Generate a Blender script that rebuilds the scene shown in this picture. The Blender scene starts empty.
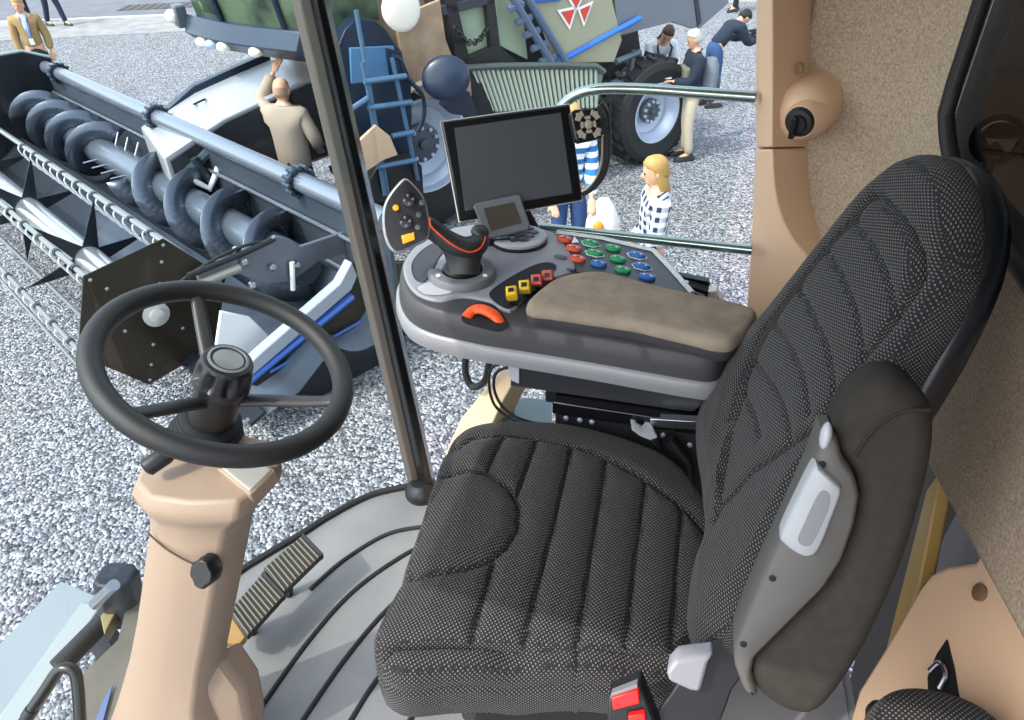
import bpy, bmesh, math, random
from math import sin, cos, tan, pi, sqrt, radians, hypot, atan2, exp, floor
from mathutils import Vector, Matrix
random.seed(7)
SC = bpy.context.scene
COL = SC.collection

# ---------------------------------------------------------------- camera
FPX, CAMZ = 700.0, 1.55
TH, YA, RO = radians(36), radians(18), radians(2)
FW = Vector((-sin(YA)*cos(TH), cos(YA)*cos(TH), -sin(TH)))
R0 = Vector((cos(YA), sin(YA), 0)); U0 = R0.cross(FW)
RT = cos(RO)*R0 - sin(RO)*U0; UP = RT.cross(FW)
CAM = Vector((0, 0, CAMZ))
cd = bpy.data.cameras.new('camera'); cam = bpy.data.objects.new('photo_camera', cd); COL.objects.link(cam)
cd.sensor_width = 36; cd.lens = FPX*36/1024; cd.clip_start = 0.02; cd.clip_end = 400
m3 = Matrix((RT, UP, -FW)).transposed()
cam.matrix_world = Matrix.Translation(CAM) @ m3.to_4x4()
SC.camera = cam

def ray(px, py):
    return FW + (px-512)/FPX*RT - (py-360)/FPX*UP
def at(px, py, x=None, y=None, z=None, d=None, plane=None):
    """the place where the line of sight of a photo pixel meets a plane of the room"""
    r = ray(px, py)
    if plane is not None:
        p0, n = plane; t = (p0-CAM).dot(n)/r.dot(n)
    elif x is not None: t = (x-CAM.x)/r.x
    elif y is not None: t = (y-CAM.y)/r.y
    elif z is not None: t = (z-CAM.z)/r.z
    else: t = d
    return CAM + t*r

# ---------------------------------------------------------------- materials
def lin(h):
    h = h.lstrip('#'); o = []
    for i in (0, 2, 4):
        c = int(h[i:i+2], 16)/255
        o.append(c/12.92 if c <= .04045 else ((c+.055)/1.055)**2.4)
    return (*o, 1)
class NT:
    def __init__(s, m): s.t = m.node_tree; s.t.nodes.clear()
    def n(s, typ, **k):
        nd = s.t.nodes.new('ShaderNode'+typ)
        for a, v in k.items():
            if a == 'op': nd.operation = v
            else: setattr(nd, a, v)
        return nd
    def l(s, a, b): s.t.links.new(a, b)
    def math(s, op, a, b=None, clamp=False):
        nd = s.n('Math', op=op); nd.use_clamp = clamp
        for i, v in enumerate((a, b)):
            if v is None: continue
            if isinstance(v, (int, float)): nd.inputs[i].default_value = v
            else: s.l(v, nd.inputs[i])
        return nd.outputs[0]
    def mix(s, fac, a, b):
        nd = s.n('Mix', data_type='RGBA')
        for i, v in ((0, fac), (6, a), (7, b)):
            if isinstance(v, (tuple, int, float)): nd.inputs[i].default_value = v
            else: s.l(v, nd.inputs[i])
        return nd.outputs[2]
MATS = {}
def mat(name, hx, rough=.5, metal=0, var=None, vscale=6, bump=None, coat=0, spec=.5, emit=None):
    """plain surface; var = second colour mottled in by noise; bump = (scale, strength)"""
    if name in MATS: return MATS[name]
    m = bpy.data.materials.new(name); m.use_nodes = True; t = NT(m)
    b = t.n('BsdfPrincipled'); o = t.n('OutputMaterial'); t.l(b.outputs[0], o.inputs[0])
    b.inputs['Base Color'].default_value = lin(hx); b.inputs['Roughness'].default_value = rough
    b.inputs['Metallic'].default_value = metal; b.inputs['Coat Weight'].default_value = coat
    b.inputs['Specular IOR Level'].default_value = spec
    tc = t.n('TexCoord')
    if var:
        nz = t.n('TexNoise'); nz.inputs['Scale'].default_value = vscale; nz.inputs['Detail'].default_value = 5
        t.l(tc.outputs['Object'], nz.inputs['Vector'])
        f = t.math('MULTIPLY', t.math('SUBTRACT', nz.outputs[0], .35), 3.3, True)
        t.l(t.mix(f, lin(hx), lin(var)), b.inputs['Base Color'])
    if bump:
        nz = t.n('TexNoise'); nz.inputs['Scale'].default_value = bump[0]; nz.inputs['Detail'].default_value = 4
        t.l(tc.outputs['Object'], nz.inputs['Vector'])
        bp = t.n('Bump'); bp.inputs['Strength'].default_value = bump[1]; bp.inputs['Distance'].default_value = .002
        t.l(nz.outputs[0], bp.inputs['Height']); t.l(bp.outputs[0], b.inputs['Normal'])
    if emit:
        b.inputs['Emission Color'].default_value = lin(emit[0]); b.inputs['Emission Strength'].default_value = emit[1]
    MATS[name] = m; return m

def weave(name, dark, light, pitch=.0055, rough=.85, thr=.25, ribs=False):
    """woven seat cloth: staggered light threads on a dark ground, box-mapped in object space"""
    if name in MATS: return MATS[name]
    m = bpy.data.materials.new(name); m.use_nodes = True; t = NT(m)
    b = t.n('BsdfPrincipled'); o = t.n('OutputMaterial'); t.l(b.outputs[0], o.inputs[0])
    b.inputs['Roughness'].default_value = rough; b.inputs['Specular IOR Level'].default_value = .25
    b.inputs['Sheen Weight'].default_value = .06
    tc = t.n('TexCoord'); sp = t.n('SeparateXYZ'); t.l(tc.outputs['Object'], sp.inputs[0])
    sn = t.n('SeparateXYZ'); t.l(tc.outputs['Normal'], sn.inputs[0])
    k = pi/pitch
    s = [t.math('SINE', t.math('MULTIPLY', sp.outputs[i], k*(1 if not ribs else (.55 if i == 1 else 1.25)))) for i in range(3)]
    w = [t.math('POWER', t.math('ABSOLUTE', sn.outputs[i]), 6) for i in range(3)]
    pats = [t.math('MULTIPLY', s[1], s[2]), t.math('MULTIPLY', s[0], s[2]), t.math('MULTIPLY', s[0], s[1])]
    acc = None; ws = None
    for i in range(3):
        q = t.math('MULTIPLY', pats[i], w[i])
        acc = q if acc is None else t.math('ADD', acc, q)
        ws = w[i] if ws is None else t.math('ADD', ws, w[i])
    v = t.math('DIVIDE', acc, t.math('ADD', ws, .001))
    f = t.math('MULTIPLY', t.math('SUBTRACT', v, thr), 2.2, True)
    t.l(t.mix(f, lin(dark), lin(light)), b.inputs['Base Color'])
    bp = t.n('Bump'); bp.inputs['Strength'].default_value = .5; bp.inputs['Distance'].default_value = .0015
    t.l(v, bp.inputs['Height']); t.l(bp.outputs[0], b.inputs['Normal'])
    MATS[name] = m; return m

def glass(name, tint='#e8f4f2', refl=.06, dark=0.0):
    """thin pane: looks through, with a mirror sheen that grows at grazing angles"""
    m = bpy.data.materials.new(name); m.use_nodes = True; t = NT(m)
    o = t.n('OutputMaterial'); tr = t.n('BsdfTransparent'); gl = t.n('BsdfGlossy'); mx = t.n('MixShader')
    tr.inputs[0].default_value = lin(tint); gl.inputs['Roughness'].default_value = .02
    fr = t.n('LayerWeight'); fr.inputs[0].default_value = .25
    f = t.math('ADD', t.math('MULTIPLY', t.math('POWER', fr.outputs['Facing'], 2.5), .7), refl, True)
    t.l(f, mx.inputs[0]); t.l(tr.outputs[0], mx.inputs[1]); t.l(gl.outputs[0], mx.inputs[2]); t.l(mx.outputs[0], o.inputs[0])
    MATS[name] = m; return m

# ---------------------------------------------------------------- mesh builder
def frame(o, x, y, z=None):
    x = Vector(x).normalized(); y = Vector(y); y = (y - x*y.dot(x)).normalized(); z = x.cross(y)
    M = Matrix((x, y, z)).transposed().to_4x4(); M.translation = Vector(o); return M
def axis_frame(o, z, hint=(1, 0, 0)):
    z = Vector(z).normalized(); h = Vector(hint)
    if abs(h.normalized().dot(z)) > .98: h = Vector((0, 1, 0))
    x = (h - z*h.dot(z)).normalized(); y = z.cross(x)
    M = Matrix((x, y, z)).transposed().to_4x4(); M.translation = Vector(o); return M
def spline(pts, per=8, closed=False):
    P = [Vector(p) for p in pts]; n = len(P); out = []
    for i in range(n if closed else n-1):
        a, b, c, d = (P[(i-1) % n], P[i], P[(i+1) % n], P[(i+2) % n]) if closed else (P[max(i-1, 0)], P[i], P[i+1], P[min(i+2, n-1)])
        for k in range(per):
            u = k/per
            out.append(.5*((2*b) + (c-a)*u + (2*a-5*b+4*c-d)*u*u + (3*b-a-3*c+d)*u**3))
    if not closed: out.append(P[-1])
    return out
def resample(pts, n, closed=True):
    P = [Vector(p) for p in pts]; Q = P+[P[0]] if closed else P
    L = [0]
    for a, b in zip(Q, Q[1:]): L.append(L[-1]+(b-a).length)
    out = []; j = 0
    for i in range(n):
        s = L[-1]*i/(n if closed else n-1)
        while j < len(L)-2 and L[j+1] < s: j += 1
        u = (s-L[j])/max(L[j+1]-L[j], 1e-9); out.append(Q[j].lerp(Q[j+1], min(u, 1)))
    return out
class MB:
    def __init__(s, M=None): s.v = []; s.f = []; s.M = M or Matrix.Identity(4)
    def add(s, vs, fs, M=None):
        T = s.M @ M if M is not None else s.M
        k = len(s.v); s.v += [T @ Vector(p) for p in vs]; s.f += [tuple(i+k for i in f) for f in fs]; return s
    def box(s, c, sz, M=None):
        a, b, d = (q/2 for q in sz); x, y, z = c
        vs = [(x+i*a, y+j*b, z+k*d) for i in (-1, 1) for j in (-1, 1) for k in (-1, 1)]
        return s.add(vs, [(0,1,3,2), (4,6,7,5), (0,4,5,1), (2,3,7,6), (0,2,6,4), (1,5,7,3)], M)
    def loft(s, rings, closed=True, cap=True, M=None, wrap=False):
        n = len(rings[0]); vs = [p for r in rings for p in r]; fs = []; m = len(rings)
        for i in range(m if wrap else m-1):
            for j in range(n if closed else n-1):
                a = i*n+j; b = i*n+(j+1) % n; i2 = (i+1) % m
                fs.append((a, b, i2*n+(j+1) % n, i2*n+j))
        if cap and not wrap:
            fs.append(tuple(range(n))[::-1]); fs.append(tuple((m-1)*n+j for j in range(n)))
        return s.add(vs, fs, M)
    def prism(s, pts, ext, M=None):
        P = [Vector(p) for p in pts]; e = Vector(ext); return s.loft([P, [p+e for p in P]], M=M)
    def tube(s, path, r, n=10, closed=False, M=None, flat=1.0):
        P = [Vector(p) for p in path]; m = len(P)
        rr = r if isinstance(r, (list, tuple)) else [r]*m
        T = []
        for i in range(m):
            a = P[(i-1) % m] if closed or i else P[0]; b = P[(i+1) % m] if closed or i < m-1 else P[-1]
            T.append((b-a).normalized())
        h = Vector((0, 0, 1)) if abs(T[0].z) < .9 else Vector((1, 0, 0))
        nrm = (h - T[0]*h.dot(T[0])).normalized(); rings = []
        for i in range(m):
            nrm = (nrm - T[i]*nrm.dot(T[i])).normalized(); bi = T[i].cross(nrm)
            rings.append([P[i] + rr[i]*(cos(2*pi*k/n)*nrm + flat*sin(2*pi*k/n)*bi) for k in range(n)])
        return s.loft(rings, cap=not closed, wrap=closed, M=M)
    def lathe(s, prof, n=24, M=None, cap=True):
        return s.loft([[(r*cos(2*pi*k/n), r*sin(2*pi*k/n), z) for k in range(n)] for r, z in prof], M=M, cap=cap)
    def ball(s, c, r, n=16, m=10, M=None):
        r = (r, r, r) if isinstance(r, (int, float)) else r
        rings = []
        for i in range(m+1):
            a = -pi/2+pi*i/m; q = max(cos(a), .02)
            rings.append([(c[0]+r[0]*q*cos(2*pi*k/n), c[1]+r[1]*q*sin(2*pi*k/n), c[2]+r[2]*sin(a)) for k in range(n)])
        return s.loft(rings, M=M)
    def grid(s, rows, M=None):
        n = len(rows[0]); fs = []
        for i in range(len(rows)-1):
            for j in range(n-1): a = i*n+j; fs.append((a, a+1, a+n+1, a+n))
        return s.add([p for r in rows for p in r], fs, M)
    def build(s, name, m, parent=None, bevel=0, smooth=35, solid=0, seg=2, sub=0):
        me = bpy.data.meshes.new(name)
        me.from_pydata([tuple(v) for v in s.v], [], s.f); me.validate()
        bm = bmesh.new(); bm.from_mesh(me); bmesh.ops.recalc_face_normals(bm, faces=bm.faces); bm.to_mesh(me); bm.free()
        if m: me.materials.append(m)
        if smooth:
            me.polygons.foreach_set('use_smooth', [True]*len(me.polygons)); me.set_sharp_from_angle(angle=radians(smooth))
        o = bpy.data.objects.new(name, me); COL.objects.link(o)
        if solid: q = o.modifiers.new('solid', 'SOLIDIFY'); q.thickness = solid; q.offset = 0
        if bevel:
            q = o.modifiers.new('bevel', 'BEVEL'); q.width = bevel; q.segments = seg; q.limit_method = 'ANGLE'; q.angle_limit = radians(40)
            q.harden_normals = False
        if sub: q = o.modifiers.new('sub', 'SUBSURF'); q.levels = sub; q.render_levels = sub
        if parent is not None: adopt(o, parent)
        return o
def wpos(o):
    p = Vector(o.location)
    while o.parent: o = o.parent; p += o.location
    return p
def adopt(o, parent):
    w = wpos(parent); o.parent = parent; o.location = Vector(o.location)-w
def tag(o, label=None, cat=None, group=None, kind=None):
    if label: o['label'] = label
    if cat: o['category'] = cat
    if group: o['group'] = group
    if kind: o['kind'] = kind
    return o
def thing(name, label, cat, loc, group=None):
    o = bpy.data.objects.new(name, None); COL.objects.link(o); o.location = loc; o.empty_display_size = .05
    return tag(o, label, cat, group)
def setting(o): o['kind'] = 'structure'; return o
def cp(o, parent=None, loc=None):
    c = o.copy(); COL.objects.link(c)
    if parent is not None: c.parent = parent
    if loc is not None: c.location = loc
    for ch in list(o.children): cp(ch, c)
    return c

def pad_mesh(mb, outline, hfun, side, nang=200, nrad=40, center=None, M=None):
    """upholstered pad: outline (x,y) seen from above, hfun(x,y,s) the height of its face, side = [(outset, z)...] down its flanks"""
    O = resample(outline, nang); O = [Vector((p[0], p[1])) for p in O]
    c = Vector(center) if center else sum(O, Vector((0, 0)))/len(O)
    N = []
    for i in range(nang):
        t = (O[(i+2) % nang]-O[i-2]).normalized(); nn = Vector((t.y, -t.x))
        if nn.dot(O[i]-c) < 0: nn = -nn
        N.append(nn)
    rings = []
    for k in range(1, nrad+1):
        q = k/nrad; rings.append([(*(c+(O[i]-c)*q), hfun(*(c+(O[i]-c)*q), q)) for i in range(nang)])
    edge = [hfun(*O[i], 1) for i in range(nang)]
    for out, dz in side:
        rings.append([(*(O[i]+N[i]*out), edge[i]+dz if dz <= 0 else dz) for i in range(nang)])
    return mb.loft(rings, M=M)
def seg_d(p, a, b):
    ax, ay = a; bx, by = b; dx, dy = bx-ax, by-ay; L = dx*dx+dy*dy
    u = max(0, min(1, ((p[0]-ax)*dx+(p[1]-ay)*dy)/L)) if L else 0
    return hypot(p[0]-ax-u*dx, p[1]-ay-u*dy)
def line_d(p, pts): return min(seg_d(p, a, b) for a, b in zip(pts, pts[1:]))
# ================================================================ palette
BEIGE = mat('beige_plastic', '#d8b594', .5, bump=(900, .08))
BLACK = mat('black_plastic', '#17181a', .42, bump=(600, .1))
BLACKG = mat('black_gloss', '#0c0d0f', .18)
RUBBER = mat('black_rubber', '#141416', .6)
DGREY = mat('dark_grey_plastic', '#3c3a3c', .5, bump=(700, .1))
MGREY = mat('mid_grey_plastic', '#77777a', .5, bump=(700, .06))
LGREY = mat('light_grey_plastic', '#a9abb0', .42)
SILVER = mat('silver_paint', '#a2a3a6', .38, metal=.25)
WHITE = mat('white_plastic', '#e6e6e6', .45)
STEEL = mat('bare_steel', '#b9bcc2', .28, metal=1)
GREYMETAL = mat('grey_painted_steel', '#6f747c', .35, metal=.5)
DSTEEL = mat('dark_steel', '#30343a', .4, metal=.6)
ORANGE = mat('orange_plastic', '#f0561c', .45)
RED = mat('red_plastic', '#e81f1c', .4)
YELLOW = mat('yellow_plastic', '#f0a81c', .45)
DARK = mat('near_black', '#0b0b0c', .7)
FZ, GZ = -.10, -1.95
# ================================================================ ground
def ground_mat():
    m = bpy.data.materials.new('gravel'); m.use_nodes = True; t = NT(m)
    b = t.n('BsdfPrincipled'); o = t.n('OutputMaterial'); t.l(b.outputs[0], o.inputs[0]); b.inputs['Roughness'].default_value = .85
    tc = t.n('TexCoord')
    v = t.n('TexVoronoi'); v.inputs['Scale'].default_value = 50; t.l(tc.outputs['Object'], v.inputs['Vector'])
    sp = t.n('SeparateColor'); t.l(v.outputs['Color'], sp.inputs[0])
    cr = t.n('ValToRGB'); t.l(sp.outputs[0], cr.inputs[0]); e = cr.color_ramp.elements
    e[0].position = 0; e[0].color = lin('#34373c'); e[1].position = 1; e[1].color = lin('#d6d6d7')
    for p, c in ((.3, '#6d7077'), (.6, '#93959b'), (.8, '#b0b0b3')): q = e.new(p); q.color = lin(c)
    nz = t.n('TexNoise'); nz.inputs['Scale'].default_value = .45; nz.inputs['Detail'].default_value = 5; t.l(tc.outputs['Object'], nz.inputs['Vector'])
    f = t.math('MULTIPLY', t.math('SUBTRACT', nz.outputs[0], .45), 2.0, True)
    tint = t.mix(f, lin('#d9dbe0'), lin('#d6c9b6'))
    mx = t.n('Mix', data_type='RGBA', blend_type='MULTIPLY'); mx.inputs[0].default_value = .75
    t.l(cr.outputs[0], mx.inputs[6]); t.l(tint, mx.inputs[7]); t.l(mx.outputs[2], b.inputs['Base Color'])
    bp = t.n('Bump'); bp.inputs['Strength'].default_value = 1; bp.inputs['Distance'].default_value = .022; bp.invert = True
    t.l(v.outputs['Distance'], bp.inputs['Height']); t.l(bp.outputs[0], b.inputs['Normal']); return m
g = MB(); rows = []
for i in range(41): rows.append([(-60+3*i, -20+3*j, GZ) for j in range(41)])
setting(g.grid(rows).build('ground', ground_mat()))
ASPH = mat('asphalt', '#96938f', .9, var='#7e7d80', vscale=3, bump=(60, .6))
ASPH2 = mat('dark_asphalt', '#6f7076', .9, var='#63656c', vscale=2, bump=(60, .6))
def roadline(pa, pb, ext=40):
    a = at(*pa, z=GZ); b = at(*pb, z=GZ); d = (b-a).normalized(); return a-d*ext, b+d*ext
a, b = roadline((0, 41), (195, 31)); c, d = roadline((0, 22), (195, 14)); n = Vector((0, 0, .012))
setting(MB().prism([a, b, d, c], n).build('road', ASPH))
c2 = c+(c-a).normalized()*30; d2 = d+(d-b).normalized()*30
setting(MB().prism([c, d, d2, c2], n*1.6).build('road_dark_lane', ASPH2))
k = Vector((0, 0, .03)); w = (c-a).normalized()*.22
setting(MB().prism([c-w, d-w, d, c], k).build('kerb', mat('kerb_stone', '#b9b7b3', .85)))
mc = at(160, 7, z=GZ); mb = MB(); M = axis_frame(mc+Vector((0, 0, .02)), (0, 0, 1), (b-a))
mb.box((0, 0, .005), (2.2, 1.0, .01), M)
for i in range(9): mb.box((-1+.25*i, 0, .014), (.07, .9, .012), M)
tag(mb.build('drain_grate', mat('iron', '#4a4542', .7)), 'dark rectangular iron grate set into the far road', 'grate')

# ================================================================ cab shell
FLOORM = mat('grey_floor_mat', '#7f7e7d', .5, var='#6c6b6c', vscale=4, bump=(300, .15))
edge = [at(*p, z=FZ) for p in ((428, 488), (410, 489), (371, 498), (330, 519), (305, 535), (268, 557), (236, 578), (214, 604), (198, 640), (188, 680), (182, 720))]
edge = spline(edge, 6)
fl = [Vector(p) for p in edge]
last = fl[-1]
fl += [Vector((last.x-.02, .3, FZ)), Vector((last.x, .02, FZ)), Vector((.45, .02, FZ)), Vector((.5, .8, FZ)), Vector((.45, 1.45, FZ)), Vector((.15, 1.66, FZ)), Vector((-.4, 1.56, FZ))]
setting(MB().prism([p-Vector((0, 0, .06)) for p in fl], (0, 0, .06)).build('floor', FLOORM))
mt = thing('floor_mat', 'light grey ribbed rubber mat covering the cab floor by the pedals', 'floor mat', at(330, 600, z=FZ))
inner = [p for p in fl]; cen = sum(inner, Vector())/len(inner)
mi = [cen+(p-cen)*.985 for p in inner]
MB().prism(mi, (0, 0, .008)).build('mat_sheet', FLOORM, mt)
GROOVES = [[(310, 590), (343, 561), (386, 535), (423, 527), (450, 525)], [(240, 735), (252, 720), (308, 642), (355, 590), (408, 553), (440, 540)],
           [(290, 740), (303, 720), (343, 662), (382, 615), (420, 580)], [(345, 730), (351, 720), (376, 681), (410, 640)], [(400, 735), (430, 690)]]
for gr in GROOVES:
    MB().tube(spline([at(*p, z=FZ+.009) for p in gr], 8), .007, 8).build('rib', RUBBER, mt)
# seal along the foot of the windscreen
sl = [p+Vector((0, 0, .012)) for p in edge]
setting(MB().tube(sl, .011, 8).build('trim_1', RUBBER))

# windscreen and side window: curved vertical panes standing on the floor edge
GL = glass('clear_glass', '#eef7f6', .015)
def pane(name, plan, z0, z1):
    rows = [[(p[0], p[1], z0+(z1-z0)*k/6) for p in plan] for k in range(7)]
    return setting(MB().grid(rows).build(name, GL, smooth=60))
out = [(p.x*1.02, p.y*1.012) for p in edge]
pane('window_1', out+[(last.x*1.02, .3), (last.x*1.02, .0)], FZ, 1.75)
PB = (-.79, 1.44)                                # foot of the front corner pillar
pane('window_2', [(PB[0]+(.03-PB[0])*k/10, PB[1]+(1.68-PB[1])*k/10+.10*sin(pi*k/10)) for k in range(11)], .1, 1.75)

# front corner pillar: taupe cover strip on the cab side, black seal outside
TAUPE = mat('taupe_plastic', '#5a524b', .5)
def strip(name, La, Lb, y0, y1, m, thick, top=1.8):
    """a post seen between two photo lines La (left) and Lb (right), each (px,py)-(px,py), standing near depth y"""
    r = []
    for k in range(9):
        u = -.12+1.13*k/8
        row = []
        for L in (La, Lb):
            px = L[0][0]+(L[1][0]-L[0][0])*u; py = L[0][1]+(L[1][1]-L[0][1])*u
            row.append(at(px, py, y=y0+(y1-y0)*u))
        e = Vector((-.35, .94, 0))*thick
        a, b = row; r.append([a, a.lerp(b, .5)-e*.25, b, b+e, a+e])
    return setting(MB().loft(r).build(name, m, bevel=.003))
strip('trim_2', ((291, 0), (408, 484)), ((311, 0), (421, 490)), 1.42, 1.40, TAUPE, .05)
strip('trim_3', ((310, 0), (420, 488)), ((324, 0), (435, 494)), 1.415, 1.395, BLACKG, .06)
bo = at(421, 486, y=1.39)
mb = MB(axis_frame(bo, (-.12, .03, 1)))
mb.lathe([(.052, -.05), (.056, -.02), (.05, .0), (.035, .012), (.03, .02)], 20)
tag(setting(mb.build('trim_4', BLACK)))

# rear pillar on the far side with flared foot
st = []
for (l, e, r, py) in ((757, 774, 808, -150), (757, 773, 808, -60), (757, 772, 808, 0), (756, 772, 808, 60), (756, 772, 808, 110), (755.5, 772, 807, 147)):
    st.append((l, e, r, py))
def pillar(name, st, m):
    rs = []
    for l, e, r, py in st:
        a = at(l, py, y=1.655); b = at(e, py, y=1.55); c = at(r, py, y=1.64)
        t = min(1, (r-e)/40)
        rs.append([a, a.lerp(b, .45)+Vector((-.006, -.006, 0)), b, b.lerp(c, .4)+Vector((.004, .0, 0)), c, c+Vector((.02, .06, 0)), a+Vector((.02, .05, 0))])
    return setting(MB().loft(rs).build(name, m, bevel=.004, smooth=50))
pillar('trim_5', st, BEIGE)
lo = [(755.5, 772, 807, 149), (755, 772.5, 807.5, 165), (754, 774, 811, 185), (753, 777, 817, 203), (752, 783, 828, 222), (751, 793, 845, 240), (750, 806, 862, 255), (748.5, 820, 885, 275), (747, 835, 905, 300), (745, 845, 915, 330), (742, 850, 920, 380), (738, 850, 920, 470)]
pillar('trim_6', lo, BEIGE)

# key switch housing on the pillar
kc = at(805, 110, y=1.60)
ks = thing('ignition_switch', 'black rotary key switch in a round beige bulge on the pillar', 'switch', at(800, 122, y=1.53))
mb = MB(); kd = (CAM-kc); kd.z = 0; kd.normalize()
kd = (kd+Vector((-.35, 0, -.1))).normalized()
mb.lathe([(.064, -.07), (.064, -.02), (.061, .01), (.052, .032), (.032, .047), (.004, .051)], 32, M=axis_frame(kc+Vector((-.004, 0, 0)), kd))
sc = at(801, 121, y=1.545)
mb.lathe([(.042, -.05), (.04, -.01), (.033, .006), (.031, .006)], 28, M=axis_frame(sc, (kd+Vector((-.1, 0, 0))).normalized()))
mb.build('housing', BEIGE, ks, smooth=50)
KF = axis_frame(at(801, 121, y=1.542), kd)
MB(KF).lathe([(.03, -.01), (.03, .008), (.026, .013), (.018, .014), (.016, .02)], 28).build('dial', BLACK, ks)
kk = at(798, 122, y=1.515)
mb = MB(KF); mb.box((-.004, -.006, .022), (.011, .045, .018)); mb.build('key_blade', BLACKG, ks, bevel=.002)
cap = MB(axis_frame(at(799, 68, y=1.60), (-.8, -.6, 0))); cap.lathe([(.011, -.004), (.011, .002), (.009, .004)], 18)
setting(cap.build('trim_7', mat('beige_dark_cap', '#8d6f56', .5)))  # cap coloured a darker beige than the pillar

# guard rail across the far side window: one bent tube
RAILM = mat('greenish_chrome', '#9fb0aa', .18, metal=.9)
pts = []
for q, y in (((752, 250), 1.60), ((700, 244.5), 1.61), ((620, 236), 1.625), ((555, 229), 1.63), ((515, 224), 1.62), ((505, 210), 1.62), ((520, 170), 1.64), ((545, 128), 1.655), ((560, 108), 1.66), ((576, 95), 1.66), ((600, 89), 1.655), ((640, 89), 1.645), ((700, 93), 1.62), ((756, 97), 1.60)):
    pts.append(at(*q, y=y))
gr = thing('guard_rail', 'shiny bent metal rail crossing the side window up to the beige pillar', 'rail', pts[0])
MB().tube(spline(pts, 6), .0125, 12).build('tube', RAILM, gr, smooth=60)
# felt lined rear corner and rear wall
FELT = mat('felt_lining', '#b8a690', .95, var='#938270', vscale=230, bump=(400, .5), spec=.1)
plan = spline([(.128, 1.675, 0), (.19, 1.655, 0), (.265, 1.6, 0), (.325, 1.53, 0), (.365, 1.45, 0), (.392, 1.35, 0), (.415, 1.2, 0), (.43, 1.0, 0), (.44, .75, 0), (.45, .5, 0), (.455, .3, 0), (.46, .05, 0)], 8)
plan = resample(plan, 200, False)
z0, z1, nz = .45, 1.8, 140
zb = 1.06
def rearwin(i, z):    # window opening in the rear wall
    p = plan[i]; s = 1.43-p.y
    return s > 0 and p.y > .18 and z > zb+.10*exp(-s/.06) and z < 1.74
mb = MB(); n = len(plan); vs = []; fs = []
for k in range(nz+1):
    z = z0+(z1-z0)*k/nz
    for p in plan:
        zz = .66+(1.127-min(p.y, 1.3))*.228; vs.append((p.x, p.y, zz+(z-z0)*(z1-zz)/(z1-z0)))
for k in range(nz):
    for i in range(n-1):
        if not rearwin(i, vs[k*n+i][2]+.5*(z1-z0)/nz): fs.append((k*n+i, k*n+i+1, (k+1)*n+i+1, (k+1)*n+i))
mb.add(vs, fs); wl = setting(mb.build('wall_rear', FELT, smooth=70)); 
q = wl.modifiers.new('s', 'SOLIDIFY'); q.thickness = .02; q.offset = -1
# black rubber frame round the opening and the tinted pane
def onwall(y, z, off=0):
    for p, q in zip(plan, plan[1:]):
        if q.y <= y <= p.y:
            u = (p.y-y)/(p.y-q.y); r = p.lerp(q, u); return Vector((r.x-off, r.y, z))
    return Vector((plan[-1].x-off, y, z))
path = [onwall(1.43, 1.80-(1.80-1.2)*k/11, .012) for k in range(12)]
for s in (.004, .01, .02, .035, .055, .08, .11, .16, .24, .4, .6, .9, 1.2, 1.3): path.append(onwall(1.43-s, zb+.10*exp(-s/.06), .012))
rw = setting(MB().tube(path, .014, 12).build('window_3', RUBBER))
TINT = glass('smoked_glass', '#78776f', .05)
ip = [p for p in plan if .17 < p.y < 1.44]
rows = [[(p.x+.006, p.y, z) for p in ip if True] for z in [zb-.02+(1.78-zb+.02)*k/8 for k in range(9)]]
gl = MB().grid(rows).build('pane', TINT, rw, smooth=70)
# dark engine bay seen through the rear window
setting(MB().prism([(.62, -.2, -.1), (2.2, -.2, -.1), (2.2, 2.2, -.1), (.95, 2.2, -.1), (.62, 1.2, -.1)], (0, 0, .75)).build('wall_engine_deck', mat('engine_deck', '#3a362f', .5, var='#1d1b18', vscale=5)))
tk = thing('grain_tank', 'dark brown tank wall standing behind the rear window', 'tank', (.9, 1.1, .65))
MB().prism([(.62, -.2, .65), (2, -.2, .65), (2, 4, .65), (1.0, 4, .65), (.50, 1.73, .65)], (0, 0, 1.4)).build('tank_wall', mat('tank_brown', '#2f241b', .3, metal=.3), tk, bevel=.02)
for zz in (.85, 1.1): MB().box((.615, .7, zz), (.04, 1.7, .025)).build('stiffener', mat('tank_edge', '#6c6a52', .4), tk, bevel=.006)
wl2 = thing('work_lamp', 'round black work lamp behind the tinted rear window', 'lamp', (.70, 1.2, .97))
lp = at(998, 140, x=.475); lf = axis_frame(lp, (-.35, -.85, .3))
MB(lf).lathe([(.02, -.05), (.035, -.035), (.045, 0), (.045, .012), (.04, .014)], 24).build('housing', BLACK, wl2)
MB(lf).lathe([(.04, .008), (.03, .018), (.006, .022)], 24).build('lens', glass('lamp_glass', '#b9c4c9', .2), wl2)
MB().tube([lp, lp+Vector((.01, .02, -.15)), lp+Vector((.01, .03, -.42))], .010, 8).build('stalk', BLACK, wl2)
wl2.location = (.7, 1.5, .65)
for ch in wl2.children: ch.location = -Vector(wl2.location)

# roof and door side (out of the photo, they shade the room)
HEAD = mat('headliner', '#b9a588', .95)
setting(MB().prism([(-1.0, -.08, 1.8), (.5, -.08, 1.8), (.5, 1.1, 1.8), (.2, 1.72, 1.8), (-.8, 1.5, 1.8), (-1.0, 1.2, 1.8)], (0, 0, .05)).build('ceiling', HEAD))
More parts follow.
